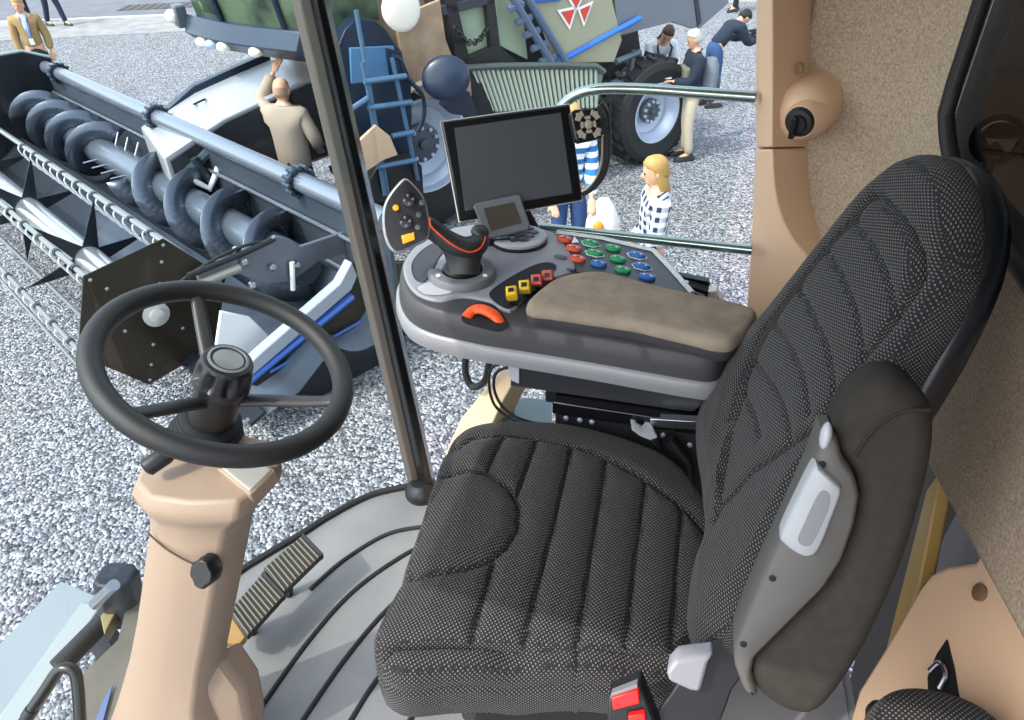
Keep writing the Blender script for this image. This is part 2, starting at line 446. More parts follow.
# beige side trim below the felt, right foreground
PT = (Vector((.43, .9, .4)), Vector((-.94, -.12, .32)).normalized())
def pl(px, py): return at(px, py, plane=PT)
mb = MB()
outl = [(946, 566), (975, 562), (986, 540), (978, 505), (958, 450), (966, 447), (1000, 525), (1024, 590), (1060, 690), (1060, 790), (830, 790), (858, 690), (880, 655), (900, 622), (918, 590), (930, 574)]
e = PT[1]*-.05
P = [pl(*q) for q in outl]
mb.prism(P, e); setting(mb.build('trim_8', BEIGE, bevel=.012, seg=3))
# slot with a chrome latch in that trim
sl_ = thing('trim_latch', 'small chrome latch in a dark slot of the beige side trim', 'latch', pl(938, 665))
P = [pl(*q)+PT[1]*.003 for q in ((948, 640), (955, 668), (960, 700), (930, 700), (929, 678), (938, 655))]
MB().prism(P, PT[1]*-.006).build('slot', DARK, sl_)
MB().tube(spline([pl(*q)+PT[1]*.008 for q in ((934, 672), (944, 664), (950, 676), (944, 690))], 5), .004, 8).build('catch', STEEL, sl_)
MB(axis_frame(pl(981, 593)+PT[1]*.003, PT[1], (0, 1, .3))).lathe([(.014, -.004), (.014, .002), (.011, .004)], 22).build('trim_9', mat('brown_cap', '#6e5438', .6))
setting(bpy.data.objects["trim_9"])
# narrow ochre strap post between armrest and trim
OC = mat('ochre_plastic', '#a98a50', .5)
P = [at(*q, x=.47) for q in ((926, 490), (940, 470), (918, 585), (900, 640), (884, 655))]
setting(MB().prism(P, (.03, .01, 0)).build('trim_10', OC, bevel=.005))
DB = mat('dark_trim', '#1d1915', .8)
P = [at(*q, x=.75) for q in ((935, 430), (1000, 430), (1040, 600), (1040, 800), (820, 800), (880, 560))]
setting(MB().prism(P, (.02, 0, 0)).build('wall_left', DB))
# ================================================================ driver's seat
CLOTH = weave('seat_cloth', '#1d1d1f', '#726d68', .0036, thr=.3)
CLOTH2 = weave('seat_cloth_ribbed', '#1c1c1e', '#6f6a65', .0030, thr=.25, ribs=True)
VELOUR = mat('charcoal_velour', '#38342f', .9, var='#332f2b', vscale=60, bump=(900, .25), spec=.15)
seat = thing('driver_seat', 'dark dotted cloth driver seat with fluted cushion and tall reclined backrest', 'seat', (-.16, .85, FZ))
ZC = .56
def sx(px, py, z=ZC): p = at(px, py, z=z); return (p.x, p.y)
sil = [sx(*q, z=.53) for q in ((374, 650), (380, 630), (398, 590), (418, 530), (438, 470), (450, 443), (466, 428), (500, 422), (560, 423), (620, 436), (668, 455), (700, 485), (722, 522), (727, 560), (722, 610), (712, 650), (690, 668), (650, 672), (600, 671), (500, 670), (430, 671), (385, 672))]
sil = [(p[0], p[1], 0) for p in sil]
sil = spline(sil, 8, True)
cx = (-.17, .83)
out = []
for p in sil:
    v = Vector((p.x-cx[0], p.y-cx[1])); v *= 1-.032/v.length; out.append((cx[0]+v.x, cx[1]+v.y))
V3 = lambda z3: [sx(x/2.25+360, y/2.25+400) for x, y in z3]
seam_far = V3([(150, 150), (200, 105), (250, 75), (325, 70), (400, 82), (480, 97), (560, 127), (640, 168), (740, 235), (810, 310)])
seam_near = V3([(40, 560), (60, 543), (200, 538), (400, 545), (600, 548), (690, 545), (760, 520)])
arc = V3([(120, 175), (185, 158), (240, 153), (290, 163), (335, 195), (358, 235), (355, 285), (330, 325), (290, 358), (240, 375), (200, 380), (140, 385), (75, 395)])
flutes = [V3(a) for a in ([(325, 72), (305, 110), (287, 152)], [(398, 85), (375, 150), (352, 212)], [(300, 362), (275, 450), (248, 538)], [(477, 100), (430, 300), (368, 540)], [(555, 130), (522, 330), (490, 545)], [(645, 172), (620, 360), (600, 545)], [(727, 228), (715, 380), (705, 540)])]
allseams = [seam_far, seam_near, arc]+flutes
def inside(p, poly):
    c = False
    for (x1, y1), (x2, y2) in zip(poly, poly[1:]+poly[:1]):
        if (y1 > p[1]) != (y2 > p[1]) and p[0] < (x2-x1)*(p[1]-y1)/(y2-y1)+x1: c = not c
    return c
def ch(x, y, s):
    p = (x, y); d = min(line_d(p, l) for l in allseams)
    d0 = line_d(p, seam_near); h = ZC - .006*exp(-(d0/.004)**2) - .009*exp(-(d/.0035)**2) - .007*exp(-(d/.016)**2)
    if inside(p, arc): h += .006*min(1, d/.03)
    dn = line_d(p, seam_near)
    # outer band drops towards the flank, rear of the cushion dishes slightly
    h -= .012*max(0, s-.8)/.2 + .012*exp(-((x-.0)**2+(y-.84)**2)/.03)
    return h
mb = MB()
pad_mesh(mb, out, ch, [(.010, -.003), (.019, -.009), (.026, -.018), (.031, -.030), (.0325, -.043), (.029, -.048), (.030, -.053), (.034, -.062), (.035, -.09), (.033, -.125), (.022, -.142), (.0, -.147)], 320, 90, cx)
mb.build('cushion', CLOTH, seat, smooth=60)
# base below the cushion
def ins(k, z): return [(cx[0]+(p[0]-cx[0])*k, cx[1]+(p[1]-cx[1])*k, z) for p in resample([(q[0], q[1], 0) for q in out], 40)]
ins_ = lambda k, z: [(q[0], q[1], z) for q in [(cx[0]+(p.x-cx[0])*k, cx[1]+(p.y-cx[1])*k) for p in resample([(a[0], a[1], 0) for a in out], 40)]]
MB().loft([ins_(.93, .44), ins_(.98, .425), ins_(.98, .385), ins_(.9, .375)]).build('seat_pan', BLACK, seat, bevel=.004)
mb = MB()
mb.loft([ins_(.72, .375)]+[ins_(.66+.06*(i % 2), .36-.036*i) for i in range(11)]+[ins_(.7, FZ)])
mb.build('suspension_bellows', RUBBER, seat, smooth=30)
# backrest
sw, rc = radians(8), radians(20)
tv = Vector((-sin(sw), cos(sw), 0)); uv = Vector((cos(sw)*sin(rc), sin(sw)*sin(rc), cos(rc)))
BO = Vector((.02, .87, .5)); MF = frame(BO, -tv, uv); BN = MF.to_3x3() @ Vector((0, 0, 1))
def bp(px, py, off=0):
    p = MF.inverted() @ at(px, py, plane=(BO+BN*off, BN)); return (p.x, p.y)
bo = [(-.30, .15), (-.322, .28), (-.316, .40), (-.297, .53), (-.275, .625), (-.25, .695), (-.20, .738), (-.12, .757), (-.06, .75), (.0, .725), (.05, .68), (.088, .615), (.115, .55), (.135, .48), (.165, .38), (.198, .28), (.235, .16), (.235, .07), (.20, .03), (.12, .045), (.05, .08), (-.05, .095), (-.18, .09), (-.27, .105)]
bo = spline([(a, b, 0) for a, b in bo], 8, True); bc = (-.06, .38)
bout = []
for p in bo:
    v = Vector((p.x-bc[0], p.y-bc[1])); v *= 1-.034/v.length; bout.append((bc[0]+v.x, bc[1]+v.y))
V5 = lambda l: [bp(x/2.57+640, y/2.57+140) for x, y in l]
loop = V5([(240, 715), (262, 630), (285, 560), (330, 468), (395, 375), (470, 275), (540, 200), (585, 140), (610, 138), (650, 175), (685, 225), (707, 290), (705, 345), (685, 385), (640, 460), (590, 530), (540, 600), (480, 680), (440, 740)])
loop += [bp(752, 470), bp(722, 505), bp(716, 520)]
bfl = [V5(a) for a in ([(540, 203), (585, 255), (620, 330), (648, 430)], [(470, 280), (505, 330), (545, 430), (568, 560)], [(397, 375), (430, 430), (470, 520), (488, 610), (485, 670)], [(335, 468), (380, 530), (410, 600), (425, 700)], [(285, 562), (330, 620), (360, 680), (375, 740), (372, 800)], [(255, 640), (285, 700), (300, 760)])]
lpoly = loop[:]
outer_seam = [bp(x/2+600, y/2+360) for x, y in ((330, 240), (250, 330), (195, 420), (185, 480), (190, 590))]
near_seam2 = [bp(x/2+600, y/2+360) for x, y in ((540, 0), (440, 95), (340, 200), (270, 330), (225, 430), (195, 500))]
def bh(x, y, s):
    p = (x, y); d1 = line_d(p, loop); d2 = min(line_d(p, l) for l in bfl)
    h = 0
    if inside(p, lpoly):
        h -= .006*exp(-(d2/.003)**2) + .0032*exp(-(d2/.014)**2)
        h -= .003
    else: h += .012*min(1, d1/.06)
    h -= .009*exp(-(d1/.0035)**2) + .006*exp(-(d1/.012)**2)
    h -= .010*max(0, s-.86)/.14
    if y < .2: h += .015*(1-y/.2)*(0 if inside(p, lpoly) else 1)
    return h
mb = MB(MF)
pad_mesh(mb, bout, bh, [(.012, -.003), (.022, -.010), (.030, -.020), (.034, -.030), (.035, -.040), (.030, -.050), (.018, -.054), (0, -.055)], 320, 90, bc)
bk = mb.build('backrest', CLOTH2, seat, smooth=60)
def sc(k, z, dx=0): return [(bc[0]+(p.x-bc[0])*k+dx, bc[1]+(p.y-bc[1])*k, z) for p in resample(bo, 60)]
SHELL = mat('shell_plastic', '#15171a', .28, bump=(600, .05))
MB(MF).loft([sc(.97, -.045), sc(1.005, -.05), sc(1.02, -.06), sc(1.02, -.074), sc(1.0, -.088), sc(.9, -.10), sc(.5, -.105)]).build('back_shell', SHELL, bk, smooth=50)
# seat hinge bracket and recline lever
HB = mat('hinge_black', '#1c1c1f', .5)
P = [at(*q, d=1.02) for q in ((702, 645), (742, 630), (754, 660), (732, 690), (716, 735), (640, 735), (672, 692))]
MB().prism(P, Vector((.0, .012, -.012))).build('hinge_cover', HB, seat, bevel=.003)
F = axis_frame(at(690, 676, d=.99), (0, -1, .55), (1, 0, 0))
lv = [at(*q, d=.985) for q in ((666, 672), (676, 660), (714, 655), (708, 664), (700, 694), (690, 692), (668, 682))]
MB().prism(lv, Vector((0, .03, -.005))).build('recline_lever', mat('lever_grey', '#85858a', .45), seat, bevel=.006, seg=3)['label'] = 'light grey recline lever'
# belt buckle
P = [at(*q, d=.985) for q in ((608, 696), (640, 684), (660, 735), (606, 735))]
bk_ = MB().prism(P, Vector((.0, .03, -.01))).build('belt_buckle', BLACK, seat, bevel=.004)
P = [at(*q, d=.976) for q in ((611, 698), (638, 689), (640, 704), (613, 711))]
MB().prism(P, Vector((0, .012, -.006))).build('release_button', RED, bk_, bevel=.002)
P = [at(*q, d=.978) for q in ((611, 694), (637, 684), (638, 688), (611, 697))]
MB().prism(P, Vector((0, .012, -.006))).build('buckle_edge', MGREY, bk_, bevel=.001)
P = [at(*q, d=.974) for q in ((628, 716), (645, 713), (646, 726), (629, 727))]
MB().prism(P, Vector((0, .01, -.005))).build('release_button', RED, bk_, bevel=.002)

# folded-up left armrest: velour pad, plastic underside, grey grip
AP0, AP1 = Vector((.195, .68, 1.07)), Vector((.247, .55, .68))
ad = (AP0-AP1).normalized(); AF = frame((AP0+AP1)/2, (1, 0, 0), ad); AN = AF.to_3x3() @ Vector((0, 0, 1))
if AN.dot(CAM-AP0) < 0: raise SystemExit('armrest frame')
AO = (AP0+AP1)/2
def apx(px, py, off=0):
    p = AF.inverted() @ at(px, py, plane=(AO+AN*off, AN)); return (p.x, p.y)
Z6 = lambda l, off=0: [apx(x/2+600, y/2+360, off) for x, y in l]
arm = thing('armrest', 'folded-up charcoal velour armrest with grey grip on the near side of the seat', 'armrest', AP1)
po = Z6([(560, 42), (600, 40), (640, 60), (668, 100), (674, 170), (655, 270), (605, 430), (530, 590), (470, 680), (435, 712), (395, 714), (345, 695), (308, 660), (296, 625), (305, 590), (340, 555), (395, 500), (445, 450), (480, 390), (505, 320), (512, 270), (508, 235), (488, 205), (470, 180), (470, 140), (490, 105), (520, 70)], .02)
po = spline([(a, b, 0) for a, b in po], 6, True)
ac = (sum(p.x for p in po)/len(po), sum(p.y for p in po)/len(po))
def ao_inset(p, k, q=None):
    return p
pin = []
m_ = len(po)
for i, p in enumerate(po):
    t = (po[(i+2) % m_]-po[i-2]).normalized(); nn = Vector((t.y, -t.x, 0))
    pin.append(p+nn*(-.014 if True else 0))
# decide inward direction from the polygon's orientation
area = sum(po[i].x*po[(i+1) % m_].y-po[(i+1) % m_].x*po[i].y for i in range(m_))
sg = -1 if area > 0 else 1
pin = []
for i, p in enumerate(po):
    t = (po[(i+2) % m_]-po[i-2]).normalized(); nn = Vector((t.y, -t.x, 0))*sg
    pin.append(p+nn*.016)
def ring_loft(mb, base, prof):
    """loft of one outline moved outwards (m) and along z; used for rounded slabs"""
    n = len(base); N = []; ar = sum(base[i].x*base[(i+1) % n].y-base[(i+1) % n].x*base[i].y for i in range(n)); g = 1 if ar > 0 else -1
    for i in range(n):
        t = (base[(i+1) % n]-base[i-1]).normalized(); N.append(Vector((t.y, -t.x, 0))*g)
    return mb.loft([[base[i]+N[i]*o+Vector((0, 0, z)) for i in range(n)] for o, z in prof])
pin = resample(pin, 120)
mb = MB(AF)
ring_loft(mb, pin, [(-.010, .0285), (-.004, .028), (.004, .024), (.012, .013), (.016, 0), (.016, -.05), (.010, -.065), (-.004, -.07)])
pd = mb.build('pad', VELOUR, arm, smooth=60)
sd = [Vector((*q, .0287)) for q in Z6([(668, 112), (625, 112), (585, 128), (545, 160), (515, 205)], .045)]
MB(AF).tube(spline(sd, 6), .0022, 6).build('seam', mat('seam_thread', '#221f1c', .9), pd)
AS = mat('armrest_plastic', '#55534f', .5, bump=(700, .06))
so = Z6([(448, 152), (470, 152), (482, 200), (505, 232), (515, 270), (505, 330), (480, 400), (445, 455), (395, 505), (340, 560), (305, 595), (298, 630), (312, 672), (290, 660), (272, 610), (270, 575), (300, 500), (330, 430), (358, 370), (395, 290), (425, 222), (440, 180)], .03)
so = resample([(a, b, 0) for a, b in so], 90); so = [Vector(p) for p in so]
mb = MB(AF); ring_loft(mb, so, [(-.004, .034), (-.001, .032), (.002, .026), (.002, -.03), (-.003, -.04)])
us = mb.build('underside', AS, arm, smooth=50)
go = [Vector((*q, 0)) for q in Z6([(428, 216), (445, 222), (470, 246), (482, 262), (470, 300), (440, 375), (420, 393), (395, 388), (366, 366), (362, 352), (385, 300)], .045)]
go = resample(spline(go, 5, True), 60)
mb = MB(AF); ring_loft(mb, go, [(-.003, .047), (-.001, .045), (.0005, .041), (.0, .02)])
gp = mb.build('grip', mat('pale_grey_plastic', '#9da0a3', .4), arm, smooth=50); gp['label'] = 'pale grey grip'
gi = [Vector((*q, 0)) for q in Z6([(440, 265), (458, 270), (455, 300), (425, 365), (410, 372), (396, 360), (410, 325)], .047)]
gi = resample(spline(gi, 5, True), 40)
mb = MB(AF); ring_loft(mb, gi, [(-.001, .0478), (.0, .0477), (.001, .046)])
mb.build('finger_recess', MGREY, gp, smooth=50)
for q, r in (((455, 162), .016), ):
    c = Z6([q], .045)[0]; MB(AF).ball((c[0], c[1], .03), (.006, .016, .010)).build('pivot_cap', LGREY, arm)
for q in ((345, 438), (287, 570), (445, 210)):
    c = Z6([q], .036)[0]; m_ = AF @ Matrix.Translation((c[0], c[1], .034)); MB(m_).lathe([(.004, -.003), (.004, .0015), (.002, .0018)], 12).build('screw_hole', DARK, us)

# cup hook at the far rear corner of the cushion
hk = thing('belt_hook', 'grey plastic hook with a round notch behind the seat cushion', 'hook', at(640, 430, z=.5))
F = [at(*q, z=.58) for q in ((630, 419), (634, 416), (636, 424), (641, 428), (645, 424), (643, 417), (648, 417), (652, 428), (657, 438), (650, 440), (640, 436), (632, 430))]
MB().prism(F, (0, .012, -.004)).build('hook_plate', LGREY, hk, bevel=.001)
MB().tube([at(650, 436, z=.57), at(660, 446, z=.5), at(664, 456, z=.42), at(664, 456, z=FZ)], .007, 8).build('stem', DGREY, hk)

# ================================================================ steering wheel
WC = Vector((-.748, .758, .868)); WA = Vector((.4345, .117, .893)).normalized(); WM = axis_frame(WC, WA, (0, 1, 0))
LEATHER = mat('wheel_rubber', '#1d1d1d', .5, bump=(800, .35))
swt = thing('steering_wheel', 'black three-spoke steering wheel with knobbed hub above the beige column', 'steering wheel', WC)
mb = MB(WM); mb.tube([(.197*cos(2*pi*k/96), .197*sin(2*pi*k/96), 0) for k in range(96)], .0185, 18, True); mb.build('rim', LEATHER, swt, smooth=80)
SPK = mat('spoke_grey', '#39393a', .4, bump=(700, .1))
WI = WM.inverted()
for q in ((201, 303), (137, 408), (331, 398)):
    e = WI @ at(*q, plane=(WC, WA)); a = atan2(e.y, e.x); R = .190
    pth = spline([(.03*cos(a), .03*sin(a), -.072), (.075*cos(a), .075*sin(a), -.052), (.13*cos(a), .13*sin(a), -.030), (.17*cos(a), .17*sin(a), -.012), (R*cos(a), R*sin(a), 0)], 6)
    mb = MB(WM); mb.tube(pth, [.0085-.0015*k/(len(pth)-1) for k in range(len(pth))], 14, flat=1.7); mb.build('spoke', SPK, swt, smooth=60)
mb = MB(WM); mb.lathe([(.040, -.145), (.041, -.08), (.040, -.05), (.036, -.045)], 32); mb.build('hub', BLACK, swt)
n = 72; rings = []
for rr, z, dp in ((.036, -.055, 0), (.044, -.052, .0), (.0475, -.042, .0), (.0475, -.032, .0), (.047, -.027, .009), (.046, -.012, .011), (.044, .0, .010), (.042, .006, .0), (.039, .012, .0), (.031, .014, 0)):
    ring = []
    for k in range(n):
        a = 2*pi*k/n; u = abs(((a*9/(2*pi)) % 1)-.5)*2; r = rr-dp*max(0, 1-(u/.55)**2) if u < .55 else rr
        ring.append((r*cos(a), r*sin(a), z))
    rings.append(ring)
kn = MB(WM).loft(rings).build('knob', mat('knob_black', '#202022', .38), swt, smooth=45)
MB(WM).lathe([(.033, 0.0090), (.033, 0.0150), (.029, 0.0160), (.028, 0.0130)], 32).build('knob_ring', MGREY, kn)
MB(WM).lathe([(.028, 0.0090), (.0275, 0.0135), (.018, 0.0150), (.002, 0.0160)], 32).build('knob_badge', mat('badge_grey', '#8d8f8a', .3, metal=.5), kn)
col = thing('steering_column', 'beige steering column shroud rising from the cab floor under the wheel', 'steering column', at(170, 790, z=FZ))
mb = MB(WM); pr = []
for i in range(6): pr += [(.046+.003*i, -.128-.010*i), (.052+.003*i, -.131-.010*i), (.052+.003*i, -.136-.010*i), (.046+.003*i, -.138-.010*i)]
mb.lathe(pr[::-1]+[(.04, -.126)], 32); mb.build('boot', RUBBER, col, smooth=30)
COLB = mat('column_beige', '#98826f', .48, bump=(900, .06))
RH = Vector((cos(YA), sin(YA), 0)); AH = Vector((-sin(YA), cos(YA), 0))
ringp = [(-1, .1), (-.93, -.45), (-.6, -.85), (0, -1), (.62, -.95), (.80, -.66), (1, .15), (.85, .75), (.2, 1), (-.7, .8)]
def colring(l, r, py, d, dp=.75, tilt=None):
    a = at(l, py, d=d); b = at(r, py, d=d); c = (a+b)/2; w = (b-a).length/2
    ax = Vector((.30, .16, .94)).normalized()
    X = (b-a).normalized(); Y = ax.cross(X); Y.normalize()
    return [c+X*w*u+Y*w*dp*v for u, v in ringp]
rs = []
for l, r, py, d in ((142, 279, 466, 1.205), (138, 280, 476, 1.21), (141, 278, 485, 1.215), (150, 268, 494, 1.22), (154, 256, 504, 1.23), (154, 251, 520, 1.245), (150, 246, 545, 1.27), (146, 240, 575, 1.305), (141, 233, 610, 1.35), (134, 226, 645, 1.40), (124, 224, 680, 1.45), (112, 236, 715, 1.50), (98, 246, 750, 1.56), (85, 250, 790, 1.62), (80, 252, 830, 1.68)): rs.append(colring(l, r, py, d))
cs = [rs[0]]
shroud = MB().loft(rs).build('shroud', COLB, col, bevel=.006, smooth=35, seg=3)
# lower cover plate that overlaps the right flank
P = [at(*q, d=d) for q, d in (((178, 660), 1.40), ((205, 672), 1.39), ((222, 660), 1.41), ((243, 690), 1.46), ((250, 725), 1.5), ((245, 770), 1.53), ((200, 770), 1.49))]
MB().prism(P, Vector((.0, .06, -.01))).build('lower_cover', COLB, col, bevel=.012, seg=3)
def onshroud(px, py, d): return at(px, py, d=d)
tile = [at(*q, d=d) for q, d in (((222, 469), 1.165), ((262, 464), 1.175), ((272, 471), 1.168), ((250, 492), 1.142))]
tc_ = sum(tile, Vector())/4; tn = (tile[1]-tile[0]).cross(tile[3]-tile[0]).normalized(); tn = tn if tn.dot(CAM-tc_) > 0 else -tn
P = [tc_+(p-tc_)*1.22 for p in tile]; MB().prism([p+tn*.001 for p in P], tn*-.035).build('display_frame', COLB, col, bevel=.004)
MB().prism([p+tn*.004 for p in tile], tn*-.006).build('display_tile', mat('tile_grey', '#aaa79a', .35), col, bevel=.002)
ST = axis_frame(at(155, 462, d=1.16), (-.4, -.5, -.2))
MB(ST).lathe([(.012, -.03), (.016, -.02), (.016, .014), (.012, .018)], 16).build('lever_stub', BLACK, col)
kb = axis_frame(at(206, 571, d=1.19), (.1, -.85, .5))
mb = MB(kb); n = 24; rings = []
for rr, z in ((.012, -.03), (.019, -.02), (.0225, -.012), (.0225, .010), (.019, .016)):
    rings.append([((rr*(.86 if k % 6 in (2, 3) else 1))*cos(2*pi*k/n), (rr*1.25*(.9 if k % 6 in (2, 3) else 1))*sin(2*pi*k/n), z) for k in range(n)])
mb.loft(rings).build('adjust_knob', BLACK, col, bevel=.001)
for q, d in (((176, 514), 1.166), ((163, 587), 1.246)):
    MB(axis_frame(at(*q, d=d), (.1, -.85, .5))).lathe([(.007, -.02), (.007, .002), (.0035, .002), (.003, -.001)], 14).build('screw', mat('screw_beige', '#a78a70', .5), col)
P = spline([at(*q, d=d) for q, d in (((148, 533), 1.20), ((165, 548), 1.192), ((185, 560), 1.19), ((200, 566), 1.19))], 5)
MB().tube(P, .0018, 6).build('shroud_gap', mat('gap_brown', '#4a382c', .8), col)
MB(axis_frame(at(172, 713, d=1.405), (.1, -.85, .5))).lathe([(.012, -.02), (.012, .004), (.006, .006)], 14).build('bolt', BLACK, col)

# ================================================================ pedals
PADM = mat('pedal_rubber', '#35312b', .6)
for nm, lab, qd, z, gp_ in (('brake_pedal', 'far ribbed brake pedal pad, the one farther from the column', ((263, 568), (302, 535), (322, 556), (283, 594)), .06, None),
                       ('brake_pedal', 'near ribbed brake pedal pad beside the beige column', ((228, 611), (262, 573), (284, 597), (247, 638)), .06, None)):
    pn = Vector((.25, -.15, .95)).normalized(); p0 = at(275, 580, z=z)
    Q = [at(*q, plane=(p0, pn)) for q in qd]; c = sum(Q, Vector())/4
    pt = thing(nm, lab, 'pedal', Vector((c.x, c.y, FZ)), None)
    MB().prism(Q, pn*-.022).build('pad', PADM, pt, bevel=.004)
    for k in range(10):
        u = (k+.7)/10.4; a = Q[0].lerp(Q[1], u); b = Q[3].lerp(Q[2], u); a2 = a.lerp(b, .04); b2 = a.lerp(b, .96)
        MB().tube([a2+pn*.001, b2+pn*.001], .0032, 6).build('tread_rib', mat('pedal_edge', '#544e44', .5), pt)
    w = (Q[1]-Q[0]).normalized()
    MB().prism([Q[1]-w*.004+pn*.002, Q[2]-w*.004+pn*.002, Q[2]+w*.006+pn*.004, Q[1]+w*.006+pn*.004], pn*-.026).build('pad_lip', RUBBER, pt, bevel=.002)
    m_ = (Q[0]+Q[3])/2-pn*.02
    if lab.startswith('near'):
        P = [at(*q, plane=(p0-pn*.02, pn)) for q in ((229, 612), (246, 637), (238, 646), (218, 640), (212, 630), (216, 618))]
        MB().prism(P, pn*-.03).build('pedal_arm', mat('pedal_arm_tan', '#a8854f', .5), pt, bevel=.003)
    MB().tube([c-pn*.02, c-pn*.06+Vector((-.02, 0, 0)), Vector((c.x-.05, c.y, FZ+.01))], .012, 8).build('pedal_stem', BLACK, pt)
# ================================================================ armrest console
CPO, CPN = Vector((-.35, 1.25, .78)), Vector((.057, .03, 1)).normalized()
def cpt(px, py, off=0): return at(px, py, plane=(CPO+CPN*off, CPN))
CM = frame(CPO, cpt(714, 353)-cpt(518, 321), Vector((0, 1, 0)))
if (CM.to_3x3() @ Vector((0, 0, 1))).z < 0: raise SystemExit('console frame')
CMI = CM.inverted()
def cl(px, py, off=0): p = CMI @ cpt(px, py, off); return Vector((p.x, p.y, 0))
def offset_rings(mb, base, prof):
    n = len(base); N = []; ar = sum(base[i].x*base[(i+1) % n].y-base[(i+1) % n].x*base[i].y for i in range(n)); g = 1 if ar > 0 else -1
    for i in range(n):
        t = (base[(i+1) % n]-base[i-1]).normalized(); N.append(Vector((t.y, -t.x, 0))*g)
    return mb.loft([[base[i]+N[i]*o+Vector((0, 0, z)) for i in range(n)] for o, z in prof])
con = thing('armrest_console', 'grey control console with long padded armrest on the far side of the seat', 'console', Vector((-.3, 1.2, .45)))
CTOP = mat('console_top_grey', '#84858a', .42, bump=(900, .05))
CSIDE = mat('console_side_dark', '#3d3c3e', .5, bump=(900, .06))
CBAND = mat('console_band_silver', '#8b8b8d', .4, metal=.1)
topo = [cl(*q) for q in ((405, 262), (402, 276), (406, 290), (416, 301), (434, 309), (460, 315), (490, 321), (518, 325), (600, 338), (708, 356), (720, 353), (752, 330), (752, 320), (715, 306), (690, 297), (668, 278), (650, 259), (600, 247), (560, 238), (520, 230), (480, 228), (445, 234), (420, 245))]
topo = resample(spline(topo, 5, True), 110)
mb = MB(CM); offset_rings(mb, topo, [(-.012, .004), (-.004, .004), (.002, 0), (.008, -.03), (.010, -.056), (.0, -.058)])
mb.build('body_shell', CSIDE, con, smooth=45)
mb = MB(CM); offset_rings(mb, topo, [(.0, -.05), (.012, -.052), (.017, -.058), (.019, -.075), (.015, -.092), (.0, -.098), (-.04, -.10)])
mb.build('silver_band', CBAND, con, smooth=45)
deck = [cl(*q) for q in ((405, 264), (404, 276), (409, 288), (420, 298), (440, 303), (462, 299), (490, 304), (500, 311), (513, 313), (525, 300), (545, 286), (573, 276), (575, 264), (562, 247), (548, 237), (520, 232), (480, 230), (445, 236), (420, 247))]
deck = resample(spline(deck, 4, True), 90)
mb = MB(CM); offset_rings(mb, deck, [(-.008, .010), (-.003, .0095), (.0, .006), (.0, -.01)])
mb.build('deck', CTOP, con, smooth=45)
# hollow in front of the lever, dark tub
tub = [cl(*q) for q in ((412, 276), (413, 266), (424, 254), (440, 247), (450, 250), (440, 262), (433, 275), (425, 286), (416, 284))]
tub = resample(spline(tub, 4, True), 50)
mb = MB(CM); offset_rings(mb, tub, [(.0, .0115), (-.003, .0115), (-.004, .004)]); mb.build('tray_recess', mat('tray_dark', '#33343a', .5), con)
tr2 = [cl(*q) for q in ((416, 291), (428, 286), (442, 285), (455, 289), (453, 296), (440, 299), (424, 298))]
tr2 = resample(spline(tr2, 4, True), 40)
mb = MB(CM); offset_rings(mb, tr2, [(.0, .0115), (-.003, .0115), (-.003, .008)]); mb.build('tray_insert', LGREY, con)
# armrest pad
po2 = [cl(*q, .03) for q in ((526, 309), (534, 298), (552, 285), (575, 279), (600, 278), (640, 287), (700, 302), (742, 312), (757, 320), (738, 344), (722, 346), (700, 341), (640, 329), (580, 318), (545, 312))]
po2 = resample(spline(po2, 5, True), 160)
PADC = mat('armrest_velour', '#9b8d7b', .95, var='#8a7d6d', vscale=25, bump=(1200, .3), spec=.1)
pxy = [(p.x, p.y) for p in po2]
cc = (sum(p[0] for p in pxy)/len(pxy), sum(p[1] for p in pxy)/len(pxy))
pin2 = []
for p in pxy:
    v = Vector((p[0]-cc[0], p[1]-cc[1])); pin2.append(tuple(Vector(cc)+v*(1-.014/v.length)))
mb = MB(CM); pad_mesh(mb, pin2, lambda x, y, s: .048+.006*(1-s*s), [(.006, -.002), (.011, -.008), (.0135, -.016), (.0135, -.024), (.010, -.028)], 160, 24, cc)
ap = mb.build('arm_pad', PADC, con, smooth=70)
mb = MB(CM); offset_rings(mb, [Vector((p[0], p[1], 0)) for p in pin2], [(.008, .026), (.0125, .022), (.0125, .004), (.01, .0)]); mb.build('pad_base', CSIDE, con, smooth=40)
# coloured button panel, sunk behind a pale rim
pan = [cl(*q) for q in ((557, 240), (600, 246), (652, 258), (668, 275), (690, 299), (660, 296), (576, 277), (570, 260))]
mb = MB(CM); mb.prism([p+Vector((0, 0, .004)) for p in pan], (0, 0, .008)); pnl = mb.build('button_panel', mat('panel_charcoal', '#2a2527', .35), con, bevel=.002)
rim = [cl(*q)+Vector((0, 0, .013)) for q in ((556, 240), (600, 246), (652, 258), (670, 276), (691, 299))]
MB(CM).tube(rim, .005, 8, flat=1.3).build('panel_rim', mat('rim_pale', '#c4c8c8', .4), con)
GREEN = mat('button_green', '#128a4c', .35); BLUE = mat('button_blue', '#1f5fa8', .35); BRED = mat('button_red', '#c9482e', .35)
PX = (cl(640, 268)-cl(590, 255)).normalized(); PY = Vector((-PX.y, PX.x, 0))
WIRE = mat('white_ring', '#dfe6e6', .4)
